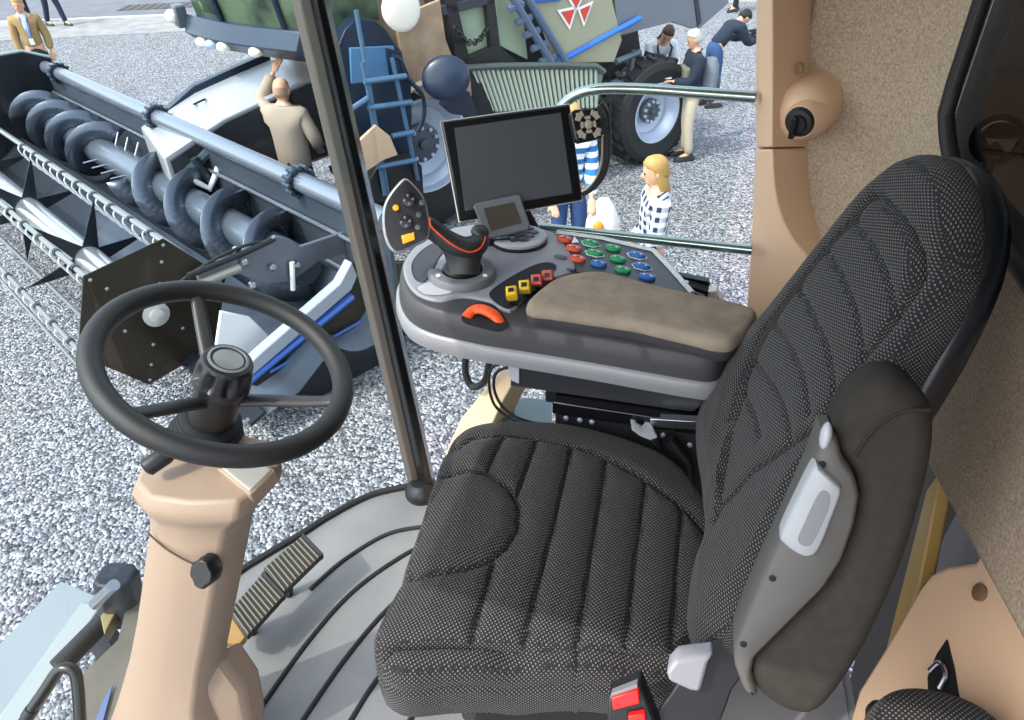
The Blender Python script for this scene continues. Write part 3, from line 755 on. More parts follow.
for (x, y), m, ring in (((564, 247), BRED, 0), ((573, 256), BRED, 0), ((577, 266), BRED, 0), ((590, 251), GREEN, 1), ((594, 260.5), GREEN, 1), ((612, 256), GREEN, 0), ((617, 266.5), GREEN, 0), ((622, 277), GREEN, 0), ((598, 271), BLUE, 0), ((636, 263), BLUE, 1), ((641, 273.5), BLUE, 1), ((646, 284), BLUE, 0)):
    c = cl(x, y); rg = []
    for k in range(24):
        a = 2*pi*k/24; rg.append(c+PX*.0205*cos(a)*(1-.08*cos(2*a))+PY*.0125*sin(a))
    mb = MB(CM); offset_rings(mb, rg, [(0, .011), (0, .016), (-.0015, .0185), (-.005, .0195)])
    b = mb.build('button', m, pnl, smooth=45); b['label'] = {'button_green': 'green oval button', 'button_blue': 'blue oval button', 'button_red': 'red oval button'}[m.name]
    for s in (-.008, .0, .008):
        q = c+PX*s; MB(CM).ball((q.x, q.y, .0195), (.0018+.0008*(s == 0), .0024, .0012), 8, 5).build('symbol', WIRE if s else BLACK, b)
    if ring:
        mb = MB(CM); mb.tube([c+PX*.0245*cos(2*pi*k/6)+PY*.0165*sin(2*pi*k/6)+Vector((0, 0, .0125)) for k in range(6)], .0011, 6, True); mb.build('button_outline', WIRE, b)
tri = [cl(*q)+Vector((0, 0, .012)) for q in ((571, 250.5), (578, 250), (573.5, 244.5))]
MB(CM).prism(tri, (0, 0, .003)).build('warning_triangle', WIRE, pnl)
for (x, y), w_, h_ in (((560, 263), .016, .011), ((569, 275), .008, .006)):
    c = cl(x, y); rg = [c+PX*w_*cos(2*pi*k/20)+PY*h_*sin(2*pi*k/20) for k in range(20)]
    mb = MB(CM); offset_rings(mb, rg, [(0, .008), (0, .0125), (-.003, .014)]); mb.build('oval_switch', mat('switch_grey', '#4d5356', .4), con)
# finger levers in a dark slot
slot = [cl(*q) for q in ((489, 299), (500, 288), (530, 272), (548, 268), (556, 274), (535, 293), (514, 310), (503, 311))]
slot = resample(spline(slot, 4, True), 50)
mb = MB(CM); offset_rings(mb, slot, [(0, .0115), (-.002, .0118), (-.002, .009)]); mb.build('lever_slot', DARK, con)
CAPY = mat('cap_yellow', '#d8b21e', .4); CAPR = mat('cap_red', '#c0504a', .4)
up = Vector((0, 0, 1))
for (bx, by), (tx, ty), m in (((514, 306), (511.5, 292), CAPY), ((527, 298), (524.5, 286), CAPY), ((539, 290), (536.5, 280), CAPR), ((550, 283), (547.5, 275.5), CAPR)):
    b0 = CM @ (cl(bx, by)+Vector((0, 0, .010))); t0 = at(tx, ty, plane=(b0+CPN*.036, CPN))
    ax = (t0-b0).normalized(); F = axis_frame(b0, ax, (1, .35, 0)); L = (t0-b0).length
    lv = MB(F).loft([[(w*sx_, h*sy_, z) for sx_, sy_ in ((-1, -1), (1, -1), (1, 1), (-1, 1))] for w, h, z in ((.009, .008, -.004), (.009, .008, L*.35), (.011, .010, L*.65))]).build('finger_lever', mat('lever_blue_black', '#20242c', .35), con, bevel=.0015)
    cp_ = MB(F).loft([[(w*sx_, h*sy_, z) for sx_, sy_ in ((-1, -1), (1, -1), (1, 1), (-1, 1))] for w, h, z in ((.0105, .010, L*.55), (.0118, .012, L*.8), (.011, .011, L+.006), (.009, .009, L+.008))]).build('cap', m, lv, bevel=.0015)
    cp_['label'] = 'yellow cap' if m is CAPY else 'red cap'
    MB(F).box((0, 0, L+.008), (.011, .009, .003)).build('cap_inset', BLACK, lv)
# orange thumb wheel on the near flank
wp = [at(*q, plane=(CPO+CPN*o_, CPN)) for q, o_ in (((466, 318), .0), ((472, 311), .008), ((480, 309), .013), ((489, 312), .012), ((497, 318), .004), ((502, 328), -.008))]
wpp = spline(wp, 6); tn_ = CPN
mb = MB(); n = len(wpp)
mb.tube(wpp, [.0075]*n, 12, flat=1.6)
tw = mb.build('thumb_wheel', ORANGE, con, smooth=60); tw['label'] = 'orange thumb wheel'
for k in range(2, n-2, 3):
    d = (wpp[k+1]-wpp[k-1]).normalized(); F = axis_frame(wpp[k], d, CPN)
    MB(F).lathe([(.0085, -.0012), (.0085, .0012)], 12).build('wheel_rib', ORANGE, tw)
wl_ = [cl(*q) for q in ((462, 322), (466, 309), (482, 304), (497, 309), (508, 325), (500, 332), (480, 328))]
wl_ = resample(spline(wl_, 3, True), 30)
mb = MB(CM); offset_rings(mb, wl_, [(0, .0065), (-.003, .007), (-.003, .003)]); mb.build('wheel_recess', DARK, con)
# round keypad plate with the small display standing on it
kc_ = cl(486, 262); ex = cl(518, 253)-kc_
kpx = (cl(517, 256)-cl(455, 266))/2; kc_ = (cl(517, 256)+cl(455, 266))/2
kr = kpx.length; KX = kpx.normalized(); KY = Vector((-KX.y, KX.x, 0))
kc_ = cl(519, 247); kr = .062
rg = [kc_+KX*kr*cos(2*pi*k/40)+KY*kr*.86*sin(2*pi*k/40) for k in range(40)]
mb = MB(CM); offset_rings(mb, rg, [(.004, .006), (.006, .016), (.004, .024), (.0, .026), (-.006, .026)]); kp = mb.build('keypad_plate', mat('keypad_grey', '#a9adb2', .4), con, smooth=45)
mb = MB(CM); offset_rings(mb, rg, [(.005, .004), (.0075, .010), (.0065, .018), (.004, .0185)]); mb.build('plate_skirt', BLACK, con, smooth=45)
for u, v, w_, h_ in ((-.62, -.1, .010, .007), (-.36, -.42, .011, .007), (-.3, .12, .010, .006), (0, -.05, .013, .010), (-.02, -.55, .011, .006), (.32, .15, .010, .006), (.34, -.3, .010, .007), (.02, .42, .011, .006), (.62, -.02, .009, .007), (.6, .4, .009, .006), (-.62, .36, .008, .006), (.36, .52, .008, .005)):
    c = kc_+KX*kr*u+KY*kr*v*.86
    mb = MB(CM); mb.prism([c+KX*a*w_+KY*b*h_+Vector((0, 0, .024)) for a, b in ((-1, -.6), (-.6, -1), (.6, -1), (1, -.6), (1, .6), (.6, 1), (-.6, 1), (-1, .6))], (0, 0, .005)); mb.build('key', mat('key_dark', '#3a3d40', .4), kp, bevel=.0008)
# bracket, slide and cables under the console
UB = mat('bracket_dark', '#35363b', .4, metal=.3)
def slab(name, pts, ext, m, par, bev=.003): return MB().prism(pts, ext).build(name, m, par, bevel=bev)
slab('slide_box', [at(*q, y=1.16) for q in ((512, 360), (712, 396), (694, 412), (672, 410), (510, 386))], (0, .12, 0), UB, con)
slab('slide_plate', [at(*q, y=1.155) for q in ((508, 366), (519, 368), (519, 384), (510, 380))], (0, .1, 0), LGREY, con, .001)
slab('slide_rail', [at(*q, y=1.18) for q in ((545, 388), (690, 412), (690, 424), (545, 402))], (0, .1, 0), BLACK, con)

sub = thing('seat_side_frame', 'black bolted steel seat frame below the console, behind the cushion', 'frame', Vector((-.1, 1.15, FZ)))
slab('rail', [at(*q, y=1.13) for q in ((552, 402), (700, 424), (700, 436), (552, 414))], (0, .1, 0), BLACKG, sub)
slab('side_plate', [at(*q, y=1.15) for q in ((555, 412), (760, 436), (760, 560), (555, 560))], (0, .05, 0), DARK, sub)
slab('bright_strip', [at(*q, y=1.125) for q in ((650, 419), (700, 422), (700, 430), (650, 427))], (0, .02, 0), STEEL, sub, .001)
for q in ((566, 418), (580, 420), (592, 422), (663, 435), (690, 445)):
    MB(axis_frame(at(*q, y=1.148), (0, -1, .5))).lathe([(.006, -.004), (.006, .003), (.003, .004)], 8).build('bolt', GREYMETAL, sub)
MB().tube([at(*q, y=1.12) for q in ((668, 440), (686, 462), (690, 500))], .014, 10).build('damper', BLACK, sub)
slab('foot', [Vector((-.35, 1.15, FZ)), Vector((.2, 1.15, FZ)), Vector((.2, 1.25, FZ)), Vector((-.35, 1.25, FZ))], (0, 0, .3), DARK, sub)
fd = thing('side_fender', 'beige curved side trim below the console beside the front pillar', 'trim panel', Vector((-.55, 1.3, FZ)))
lft = [(518, 362), (497, 374), (480, 395), (460, 420), (447, 450), (436, 485), (427, 520)]
rgt = [(524, 372), (512, 384), (502, 402), (490, 428), (480, 450), (474, 480), (466, 520)]
rr = []
for (a, b) in zip(lft, rgt):
    A = at(*a, y=1.34); B = at(*b, y=1.26); rr.append([A, A.lerp(B, .5)+Vector((.008, -.012, .012)), B, B+Vector((.03, .08, -.03)), A+Vector((.01, .06, -.02))])
MB().loft(rr).build('trim_shell', mat('fender_beige', '#d6b894', .5), fd, bevel=.004, smooth=50)
slab('side_shelf', [at(*q, z=.36) for q in ((524, 397), (552, 400), (552, 440), (470, 440), (486, 420))], (0, 0, -.02), mat('shelf_teal_grey', '#7d8a8c', .35, metal=.3), fd)
slab('shelf_leg', [at(*q, z=.34) for q in ((520, 410), (550, 410), (550, 440), (500, 440))], (0, 0, -.34-FZ*1), DARK, fd)
for i, pp in enumerate(([(508, 362), (492, 368), (489, 384), (494, 404), (508, 417), (526, 424), (548, 428)], [(514, 366), (497, 372), (494, 388), (502, 406), (518, 418), (540, 424)])):
    cb = MB().tube(spline([at(*q, y=1.16+.0*i) for q in pp], 6), .0035, 8).build('cable', RUBBER)
    tag(cb, ['outer black cable looping down beside the seat cushion', 'inner black cable running beside its twin down to the seat'][i], 'cable')
hs = MB().tube(spline([at(*q, y=y) for q, y in (((470, 335), 1.35), ((466, 355), 1.33), ((466, 375), 1.32), ((473, 387), 1.31), ((484, 382), 1.30), ((489, 365), 1.29), ((490, 345), 1.29))], 6), .009, 10).build('hose', RUBBER)
tag(hs, 'thick black hose looping below the front of the console', 'hose')
# phone tray behind the console
pt_ = thing('side_tray', 'black open tray behind the far corner of the button panel', 'tray', at(690, 290, y=1.50))
slab('tray_floor', [at(*q, y=1.50) for q in ((672, 281), (709, 292), (706, 303), (676, 297))], (0, .05, .0), DARK, pt_, .001)
slab('tray_wall', [at(*q, y=1.53) for q in ((669, 274), (709, 282), (709, 288), (671, 280))], (0, .02, 0), BLACK, pt_, .001)
slab('tray_lip', [at(*q, y=1.47) for q in ((674, 285), (705, 297), (704, 304), (677, 292))], (0, .01, 0), BLACK, pt_, .001)
MB(axis_frame(at(686, 283, y=1.49), (0, 0, 1))).lathe([(.006, -.01), (.006, .004)], 10).build('bolt', STEEL, pt_)
slab('pale_bracket', [at(*q, y=1.50) for q in ((706, 292), (716, 291), (723, 305), (700, 305))], (0, .03, 0), WHITE, pt_, .001)

# ================================================================ multi-function lever
jt = thing('control_lever', 'black joystick with a button-covered head and orange piping at the front of the console', 'joystick', CM @ (cl(465, 278)+Vector((0, 0, .01))))
jc = cl(462, 279); JR = .072
RB = mat('lever_ring_grey', '#6a6c70', .4)
pr = []
mb = MB(CM @ Matrix.Translation(jc)); n = 48
a0, a1 = radians(-150), radians(130)
ang = atan2((cl(430, 268)-jc).y, (cl(430, 268)-jc).x)
rs = []
for k in range(41):
    a = ang+radians(40)+(2*pi-radians(80))*k/40
    rs.append([(r*cos(a), r*sin(a), z) for r, z in ((.046, .010), (.046, .026), (.055, .030), (.070, .027), (.075, .018), (.075, .008))])
mb.loft(rs).build('ring', RB, jt, smooth=40)
for da in (70, 180, 290):
    a = ang+radians(da); c = jc+Vector((.061*cos(a), .061*sin(a), .028))
    MB(CM @ Matrix.Translation(c)).lathe([(.005, -.002), (.005, .002), (.002, .0024)], 12).build('screw', WHITE, jt)
MB(CM @ Matrix.Translation(jc)).lathe([(.046, .008), (.046, .018), (.042, .022), (.042, .028), (.036, .032), (.034, .040), (.026, .044)], 32).build('boot', BLACK, jt)
j0 = CM @ (jc+Vector((0, 0, .04)))
# stalk rising into the palm rest
JP = lambda px, py, d: at(px, py, d=d)
dj = (j0-CAM).dot(FW)
GREYL = mat('lever_black', '#2a292b', .45, bump=(800, .06))
st = []
for (l, r, py, dd) in ((447, 482, 276, 0), (447, 480, 268, -.004), (446, 481, 260, -.008), (443, 484, 252, -.012), (438, 486, 246, -.016)):
    a = JP(l, py, dj+dd); b = JP(r, py, dj+dd); c = (a+b)/2; X = (b-a)/2; Y = FW*X.length*.8
    st.append([c+X*cos(2*pi*k/20)+Y*sin(2*pi*k/20) for k in range(20)])
MB().loft(st).build('stalk', GREYL, jt, smooth=60)
gp_ = []
for (x, y, w_, h_, dd) in ((420, 222, .020, .024, -.065), (432, 229, .018, .022, -.055), (443, 238, .021, .022, -.045), (455, 245, .026, .023, -.035), (466, 249, .030, .024, -.024), (476, 247, .028, .027, -.014), (483, 240, .018, .022, -.006), (486, 234, .008, .012, -.002)):
    gp_.append((JP(x, y, dj+dd), w_, h_))
mb = MB(); rings = []
for i, (c, w_, h_) in enumerate(gp_):
    a = gp_[max(i-1, 0)][0]; b = gp_[min(i+1, len(gp_)-1)][0]; F = axis_frame(c, b-a, (0, 0, 1))
    rings.append([F @ Vector((h_*cos(2*pi*k/20), w_*sin(2*pi*k/20), 0)) for k in range(20)])
mb.loft(rings).build('palm_grip', GREYL, jt, smooth=70, sub=1)
hump = JP(480, 232, dj-.012); MB(axis_frame(hump, (.3, 0, 1))).ball((0, 0, 0), (.020, .022, .014)).build('palm_hump', GREYL, jt, smooth=80)
pp = [JP(x, y, dj+dd) for x, y, dd in ((430, 218, -.085), (431, 226, -.082), (440, 235, -.076), (450, 243, -.070), (460, 249, -.062), (470, 252, -.052), (479, 249, -.042), (484, 242, -.030), (486, 233, -.018))]
MB().tube(spline(pp, 5), .0018, 8).build('piping', ORANGE, jt)
# head: leaf-shaped plate
HN = (CAM-JP(405, 216, dj-.07)); HN = (HN.normalized()+Vector((.1, -.1, .15))).normalized(); HO = JP(405, 216, dj-.085)
HM = axis_frame(HO, HN, (1, 0, 0)); HMI = HM.inverted()
def hp(px, py, off=0): p = HMI @ at(px, py, plane=(HO+HN*off, HN)); return Vector((p.x, p.y, 0))
ho = [hp(*q) for q in ((405, 178.5), (395, 187), (386, 200), (382.5, 213), (383, 230), (387, 244), (394, 252.5), (403, 252), (418, 245), (428, 239), (430, 228), (428, 212), (424, 198), (415, 186))]
ho = resample(spline(ho, 4, True), 70)
mb = MB(HM); offset_rings(mb, ho, [(-.006, .008), (-.002, .007), (0, .003), (.0005, -.008), (-.004, -.022), (-.012, -.03)]); mb.build('head', mat('lever_silver', '#8e9094', .35), jt, smooth=50)
mb = MB(HM); offset_rings(mb, ho, [(-.0055, .0085), (-.0045, .0095), (-.008, .010)]); fc = mb.build('face_plate', mat('face_black', '#1f1c1e', .4), jt, smooth=30)
def hbtn(px, py, r, m, name, r2=None, h=.006):
    c = hp(px, py, .01); n = 20; rg = [c+Vector(((r)*cos(2*pi*k/n), (r2 or r)*sin(2*pi*k/n), 0)) for k in range(n)]
    mb = MB(HM); offset_rings(mb, rg, [(0, .008), (0, .010+h*.7), (-.001, .010+h), (-.003, .0105+h)]); return mb.build(name, m, fc, smooth=45)
BG = mat('button_black_gloss', '#222326', .2); BGR = mat('button_grey', '#55585c', .35); BY = mat('button_yellow', '#f2aa1f', .4)
for (x, y) in ((409, 200), (406, 222)):
    hbtn(x, y, .0145, BG, 'rocker_pad')
    for k in range(4):
        a = k*pi/2+.3; c = hp(x, y, .012); MB(HM).ball((c.x+.0085*cos(a), c.y+.0085*sin(a), .016), (.004, .004, .0025), 10, 6).build('rocker_key', BGR, fc)
b = hbtn(396, 208, .0065, BY, 'round_button'); b['label'] = 'yellow round button'
for q in ((422, 203), (419, 215), (418, 227.5)): hbtn(*q, .0062, BGR, 'round_button')
c = [hp(*q) for q in ((401, 236), (414, 232.5), (415, 240), (403, 244.5))]
mb = MB(HM); mb.prism([p+Vector((0, 0, .009)) for p in c], (0, 0, .006)); b = mb.build('square_button', BY, fc, bevel=.0015); b['label'] = 'yellow square button'

# ================================================================ screens
MN = Vector((.541, -.745, .391)).normalized(); MO = Vector((-.435, 1.397, 1.012)); MO = CAM+(MO-CAM)*1.085
def mq(pts): return [at(*q, plane=(MO, MN)) for q in pts]
mon = thing('monitor', 'large black touchscreen monitor standing above the console', 'monitor', CM @ (cl(520, 232)+Vector((0, 0, .0))))
Q = mq(((441.5, 121.5), (570, 104), (583, 200), (460, 221.8)))
BEZ = mat('bezel_black', '#121214', .3)
MB().prism(Q, MN*-.028).build('housing', BEZ, mon, bevel=.005)
cq = sum(Q, Vector())/4
ed = [cq+(q-cq)*1.004-MN*.007 for q in Q]
MB().tube(ed, .0022, 8, True).build('edge_trim', mat('edge_pale', '#c9c7bf', .4), mon)
S = mq(((454, 128), (560.5, 112.5), (572, 193), (465, 211)))
MB().prism([p+MN*.0008 for p in S], MN*-.004).build('screen', mat('screen_grey', '#505356', .22, spec=.35), mon)
MB().tube([cq-MN*.03, cq-MN*.05+Vector((0, 0, -.05)), CM @ (cl(535, 236)+Vector((0, .03, -.02)))], .014, 10).build('stand', BLACK, mon)
hd_ = [at(*q, y=1.59) for q in ((600, 104), (606, 114), (608, 135), (607, 160), (602, 176), (593, 187), (583, 193))]
MB().tube(spline(hd_, 6), .008, 10, flat=1.6).build('side_bracket', BLACK, mon)
MB().tube(spline([p+Vector((-.011, -.006, .0)) for p in hd_[2:]], 6), .003, 8).build('bracket_trim', mat('bracket_chrome', '#b9b39c', .3, metal=.6), mon)
KN = Vector((.55, -.70, .45)).normalized(); KO = at(587, 125, y=1.54)
kpd = thing('keypad', 'small square keypad with a round button ring clipped to the monitor corner', 'keypad', KO)
Q = [at(*q, plane=(KO, KN)) for q in ((571, 113), (575, 109.5), (596, 107.5), (600, 111), (603.5, 135), (601, 138.5), (580, 143), (576, 140))]
MB().prism(Q, KN*-.02).build('housing', mat('keypad_case', '#1d1e20', .35), kpd, bevel=.003)
c = sum(Q, Vector())/8
kf = axis_frame(c+KN*.001, KN, Q[2]-Q[1])
KPALE = mat('key_pale', '#b3ab9b', .45)
for r0, r1, off, span in ((.0115, .0185, 0, .42), (.0215, .033, pi/4, .40)):
    for k in range(4):
        m0 = off+k*pi/2; n = 6
        pts = [(r1*cos(m0-span+2*span*u/n), r1*sin(m0-span+2*span*u/n), 0) for u in range(n+1)]+[(r0*cos(m0+span-2*span*u/n), r0*sin(m0+span-2*span*u/n), 0) for u in range(n+1)]
        if r1 > .02: pts[n//2] = (r1*1.13*cos(m0), r1*1.13*sin(m0), 0)
        MB(kf).prism(pts, (0, 0, .003)).build('key', KPALE, kpd)
MB(kf).lathe([(.0095, 0), (.0095, .003), (.008, .004)], 20).build('centre_key', KPALE, kpd)
MB().tube([KO-KN*.02+RT*.03, at(602, 120, y=1.58)], .010, 10).build('clip', BLACK, kpd)
# little terminal on the keypad plate
TN = Vector((.30, -.80, .52)).normalized(); TO = at(502, 216, d=((CM @ (cl(508, 246)+Vector((0, 0, .03))))-CAM).dot(FW)-.045)
td = thing('terminal', 'small grey terminal display tilted in front of the big monitor', 'display', CM @ (cl(505, 238)+Vector((0, 0, .026))))
Q = [at(*q, plane=(TO, TN)) for q in ((473, 206), (476, 203), (517, 194.5), (520.5, 196), (530.5, 226), (528, 230), (491, 238.5), (486, 236))]
MB().prism(Q, TN*-.022).build('housing', mat('terminal_grey', '#5a5d61', .4), td, bevel=.003)
S = [at(*q, plane=(TO+TN*.001, TN)) for q in ((483.5, 208.5), (514, 202), (522, 223), (491, 231))]
MB().prism(S, TN*-.003).build('screen', mat('screen_olive', '#3c372d', .25), td)
MB().prism([p-TN*.012 for p in (Q[7], Q[6], Q[5]+Vector((0, 0, -.02)), Q[7]+Vector((0, 0, -.03)))], TN*-.02).build('stand', BLACK, td)
# ================================================================ passenger seat corner, bottom right
ps = thing('passenger_seat', 'rounded top of a second dotted cloth seat in the bottom right corner', 'seat', at(940, 720, d=.95))
pf = axis_frame(at(946, 752, d=.93), (-.1, -.35, .9), (1, 0, 0))
o8 = [(.08*(1 if True else 0)*cos(2*pi*k/60)*(abs(cos(2*pi*k/60))**-.2 if abs(cos(2*pi*k/60)) > .05 else 1), .065*sin(2*pi*k/60)) for k in range(60)]
mb = MB(pf); pad_mesh(mb, o8, lambda x, y, s: .02-.02*s*s, [(.008, -.006), (.014, -.02), (.014, -.06)], 80, 20, (0, 0)); mb.build('cushion', CLOTH, ps, smooth=60)
MB(pf).box((0, 0, -.09), (.16, .12, .06)).build('seat_base', BLACK, ps, bevel=.01)

# ================================================================ items at the door sill, bottom left
sp_ = thing('step_platform', 'pale grey sheet metal platform with a folded lip outside the lower left glass', 'platform', at(30, 680, z=-.25))
ZP = -.22
q4 = [at(*q, z=ZP) for q in ((61, 581), (98, 597), (-20, 760), (-60, 705))]
PLT = mat('platform_grey', '#7f878d', .4, metal=.1)
slab('plate', q4, (0, 0, -.012), PLT, sp_, .002)
l4 = [at(*q, z=ZP+.02) for q in ((81, 602), (101, 605), (-20, 790), (-40, 770))]
slab('lip', l4, (0, 0, -.03), mat('lip_grey', '#8f9696', .35, metal=.1), sp_, .004)
slab('support', [q4[0]+Vector((0, .0, -.02)), q4[1]+Vector((0, 0, -.02)), q4[1]+Vector((0, 0, -1.4)), q4[0]+Vector((0, 0, -1.4))], (.02, -.05, 0), DSTEEL, sp_, .004)
pv = thing('pivot_block', 'black rubber pivot block on a chrome pin left of the steering column', 'bracket', at(120, 590, z=-.12))
zb_ = -.10
c0 = at(120, 591, z=zb_)
F = axis_frame(c0, (.1, .1, 1), (1, .3, 0))
MB(F).loft([[(w*x, h*y, z) for x, y in ((-1, -.6), (-.6, -1), (.6, -1), (1, -.6), (1, .6), (.6, 1), (-.6, 1), (-1, .6))] for w, h, z in ((.045, .04, -.12), (.05, .045, -.03), (.052, .047, .05), (.046, .042, .07))]).build('block', mat('block_black', '#191d28', .5), pv, bevel=.006)
MB().tube([at(95, 604, z=-.06), at(114, 585, z=.02)], .016, 14).build('pin', STEEL, pv)
slab('arm', [at(*q, z=-.14) for q in ((100, 616), (112, 602), (116, 612), (104, 634))], (0, 0, -.04), mat('zinc_yellow', '#8f8257', .4, metal=.5), pv, .003)
gs = thing('gas_strut', 'black gas strut cylinder lying along the platform edge', 'strut', at(80, 645, z=-.2))
MB().tube([at(58, 668, z=-.18), at(103, 622, z=-.18)], .028, 14).build('cylinder', RUBBER, gs)
MB().tube([at(103, 622, z=-.18), at(112, 612, z=-.18)], .010, 10).build('rod', STEEL, gs)
dh = thing('grab_handle', 'bent black tubular grab handle at the bottom left corner', 'handle', at(70, 720, z=-.1))
MB().tube(spline([at(*q, d=1.45) for q in ((5, 760), (25, 720), (45, 690), (57, 672), (66, 668), (75, 673), (78, 690), (80, 720), (82, 760))], 6), .012, 12).build('tube', BLACKG, dh, smooth=70)
MB().tube([at(32, 709, d=1.45), at(27, 717, d=1.45)], .0135, 12).build('sleeve', BLACK, dh)
setting(MB().prism([at(*q, z=-.13) for q in ((82, 675), (118, 640), (128, 600), (190, 600), (170, 760), (60, 760))], (0, 0, -.05)).build('trim_11', mat('sill_brown', '#4a443b', .6, var='#5e594f', vscale=5)))
MB().prism([at(*q, z=-.125) for q in ((104, 700), (113, 686), (100, 735), (90, 735))], (0, 0, .004)).build('trim_12', mat('sill_blue', '#4f5f86', .4))
setting(bpy.data.objects['trim_12'])

# ================================================================ grain header parked outside
HX, HF = Vector((.8899, -.4561, 0)), Vector((-.4561, -.8899, 0)); HO0 = Vector((-3.012, 4.675, 0))
def H3(x, y, z): return HO0+HX*x+HF*y+Vector((0, 0, z))
def hpl(px, py, x): return at(px, py, plane=(HO0+HX*x, HX))
HBL = mat('header_steel', '#4c5560', .3, metal=.45)
HDK = mat('header_dark', '#23282f', .35, metal=.4)
TUBEM = mat('header_tube', '#7e8794', .25, metal=.55)
AUG = mat('auger_steel', '#6d7784', .28, metal=.6)
hd = thing('grain_header', 'grey combine grain header with auger and reel lying on the gravel outside', 'header', H3(-3, .5, GZ))
MB().tube([H3(-6.75, 0, -.65), H3(.75, 0, -.65)], .085, 24).build('top_tube', TUBEM, hd)
for x in (-6.25, -3.25, -.45):
    F = axis_frame(H3(x, 0, -.65), HX, (0, 0, 1))
    fl_ = MB(F).lathe([(.085, -.035), (.118, -.03), (.118, .03), (.085, .035)], 28).build('flange', HDK, hd)
    for k in range(12):
        a = 2*pi*k/12; MB(F @ Matrix.Translation((.125*cos(a), .125*sin(a), 0))).lathe([(.020, -.05), (.020, .05)], 6).build('bolt', mat('flange_bolt', '#3b4a58', .4, metal=.4), fl_)
slab('back_sheet', [H3(-6.75, .02, -.68), H3(.75, .02, -.68), H3(.75, .02, -1.62), H3(-6.75, .02, -1.62)], HF*-.04, HBL, hd, .004)
for z, r in ((-.95, .018), (-1.28, .02)): MB().tube([H3(-6.7, .05, z), H3(.7, .05, z)], r, 8).build('stiffener', TUBEM, hd)
tr = []
for k in range(13):
    a = radians(180+k*12); tr.append((.34+.36*cos(a)*1.0, -1.2+.42*sin(a)))
tr = [(.02, -1.2)]+tr+[(1.0, -1.68), (1.35, -1.74)]
mb = MB(); mb.grid([[H3(x, y, z) for y, z in tr] for x in (-6.75, .75)]); mb.build('trough', HBL, hd, solid=.01)
kn_ = MB().prism([H3(-6.75, 1.3, -1.72), H3(.75, 1.3, -1.72), H3(.75, 1.42, -1.76), H3(-6.75, 1.42, -1.76)], (0, 0, .03)).build('cutter_bar', HDK, hd)
for k in range(40):
    x = -6.7+7.4*k/39; MB().prism([H3(x-.02, 1.40, -1.74), H3(x+.02, 1.40, -1.74), H3(x, 1.53, -1.76)], (0, 0, .02)).build('guard_finger', STEEL, kn_)
def helix(x0, x1, turns, r0, r1, hand, ph=0):
    A, B_ = [], []; n = int(abs(turns)*28)
    rows = []
    for k in range(n+1):
        u = k/n; a = hand*2*pi*turns*u+ph; x = x0+(x1-x0)*u
        rows.append([H3(x, .33+r*cos(a), -1.2+r*sin(a)) for r in (r0, r1)])
    return rows
AGR = .36
ag = MB().tube([H3(-6.7, .33, -1.2), H3(-.05, .33, -1.2)], .155, 28).build('auger_tube', AUG, hd)
for x0, x1, tn2, hand in ((-6.7, -4.3, 3.4, 1), (-3.35, -.15, 4.3, -1)):
    MB().grid(helix(x0, x1, tn2, .14, AGR, hand)).build('flight', mat('flight_steel', '#59626e', .25, metal=.65), ag, solid=.012, smooth=60)
for k in range(10):
    a = k*2.1; x = -4.2+.09*k; F = H3(x, .33+.14*cos(a), -1.2+.14*sin(a)); MB().tube([F, H3(x, .33+.30*cos(a), -1.2+.30*sin(a))], .010, 8).build('finger', STEEL, ag)
for q, nm in ((-6.78, 'end_sheet'),):
    slab(nm, [H3(q, y, z) for y, z in ((-.1, -.55), (.2, -.42), (.75, -.42), (1.3, -1.1), (1.5, -1.8), (-.1, -1.75))], HX*-.05, HDK, hd, .01)
MB().tube([H3(-6.80, y, z) for y, z in ((-.1, -.54), (.2, -.41), (.75, -.41), (1.3, -1.09), (1.5, -1.78))], .02, 8).build('end_edge', mat('edge_green_grey', '#9aa79d', .4), hd)
# reel
RC = (1.46, -1.25); RR = [(1.79, -.80), (1.24, -.68), (.88, -1.16), (1.07, -1.69), (1.70, -1.83), (2.03, -1.25)]
RR = [(RC[0]+.575*cos(radians(53.5+60*k)), RC[1]+.575*sin(radians(53.5+60*k))) for k in range(6)]
reel = MB().tube([H3(-6.5, *RC), H3(-.39, *RC)], .12, 24).build('reel_tube', mat('reel_tube', '#b9bcbf', .2, metal=.7), hd)
PLATEM = mat('reel_plate', '#3a332a', .18, metal=.55)
for x in (-.39, -6.5):
    w6 = [H3(x, RC[0]+.60*cos(radians(53.5+60*k)), RC[1]+.60*sin(radians(53.5+60*k))) for k in range(6)]
    ep = MB().prism(w6, HX*.012).build('end_plate', PLATEM, reel, bevel=.003)
    if x > -1:
        Fh = axis_frame(H3(x+.012, *RC), HX, (0, 0, 1)); MB(Fh).lathe([(.10, 0), (.10, .012), (.06, .02), (.055, .05), (.02, .06)], 24).build('hub_boss', mat('boss_grey', '#c4c3bb', .35, metal=.3), ep)
        for k in range(6):
            a = radians(53.5+60*k)
            for rr_ in (.25, .42, .55):
                MB(axis_frame(H3(x+.012, RC[0]+rr_*cos(a), RC[1]+rr_*sin(a)), HX)).lathe([(.014, 0), (.014, .012), (.008, .016)], 8).build('bolt', STEEL, ep)
for x in (-1.75, -3.4, -5.0):
    st6 = []
    for k in range(12):
        a = radians(53.5+30*k); r = .55 if k % 2 == 0 else .13; st6.append(H3(x, RC[0]+r*cos(a), RC[1]+r*sin(a)))
    MB().prism(st6, HX*.012).build('spider', HDK, reel, bevel=.002)
BARM = mat('bar_steel', '#8d918f', .3, metal=.6)
proto_t = None
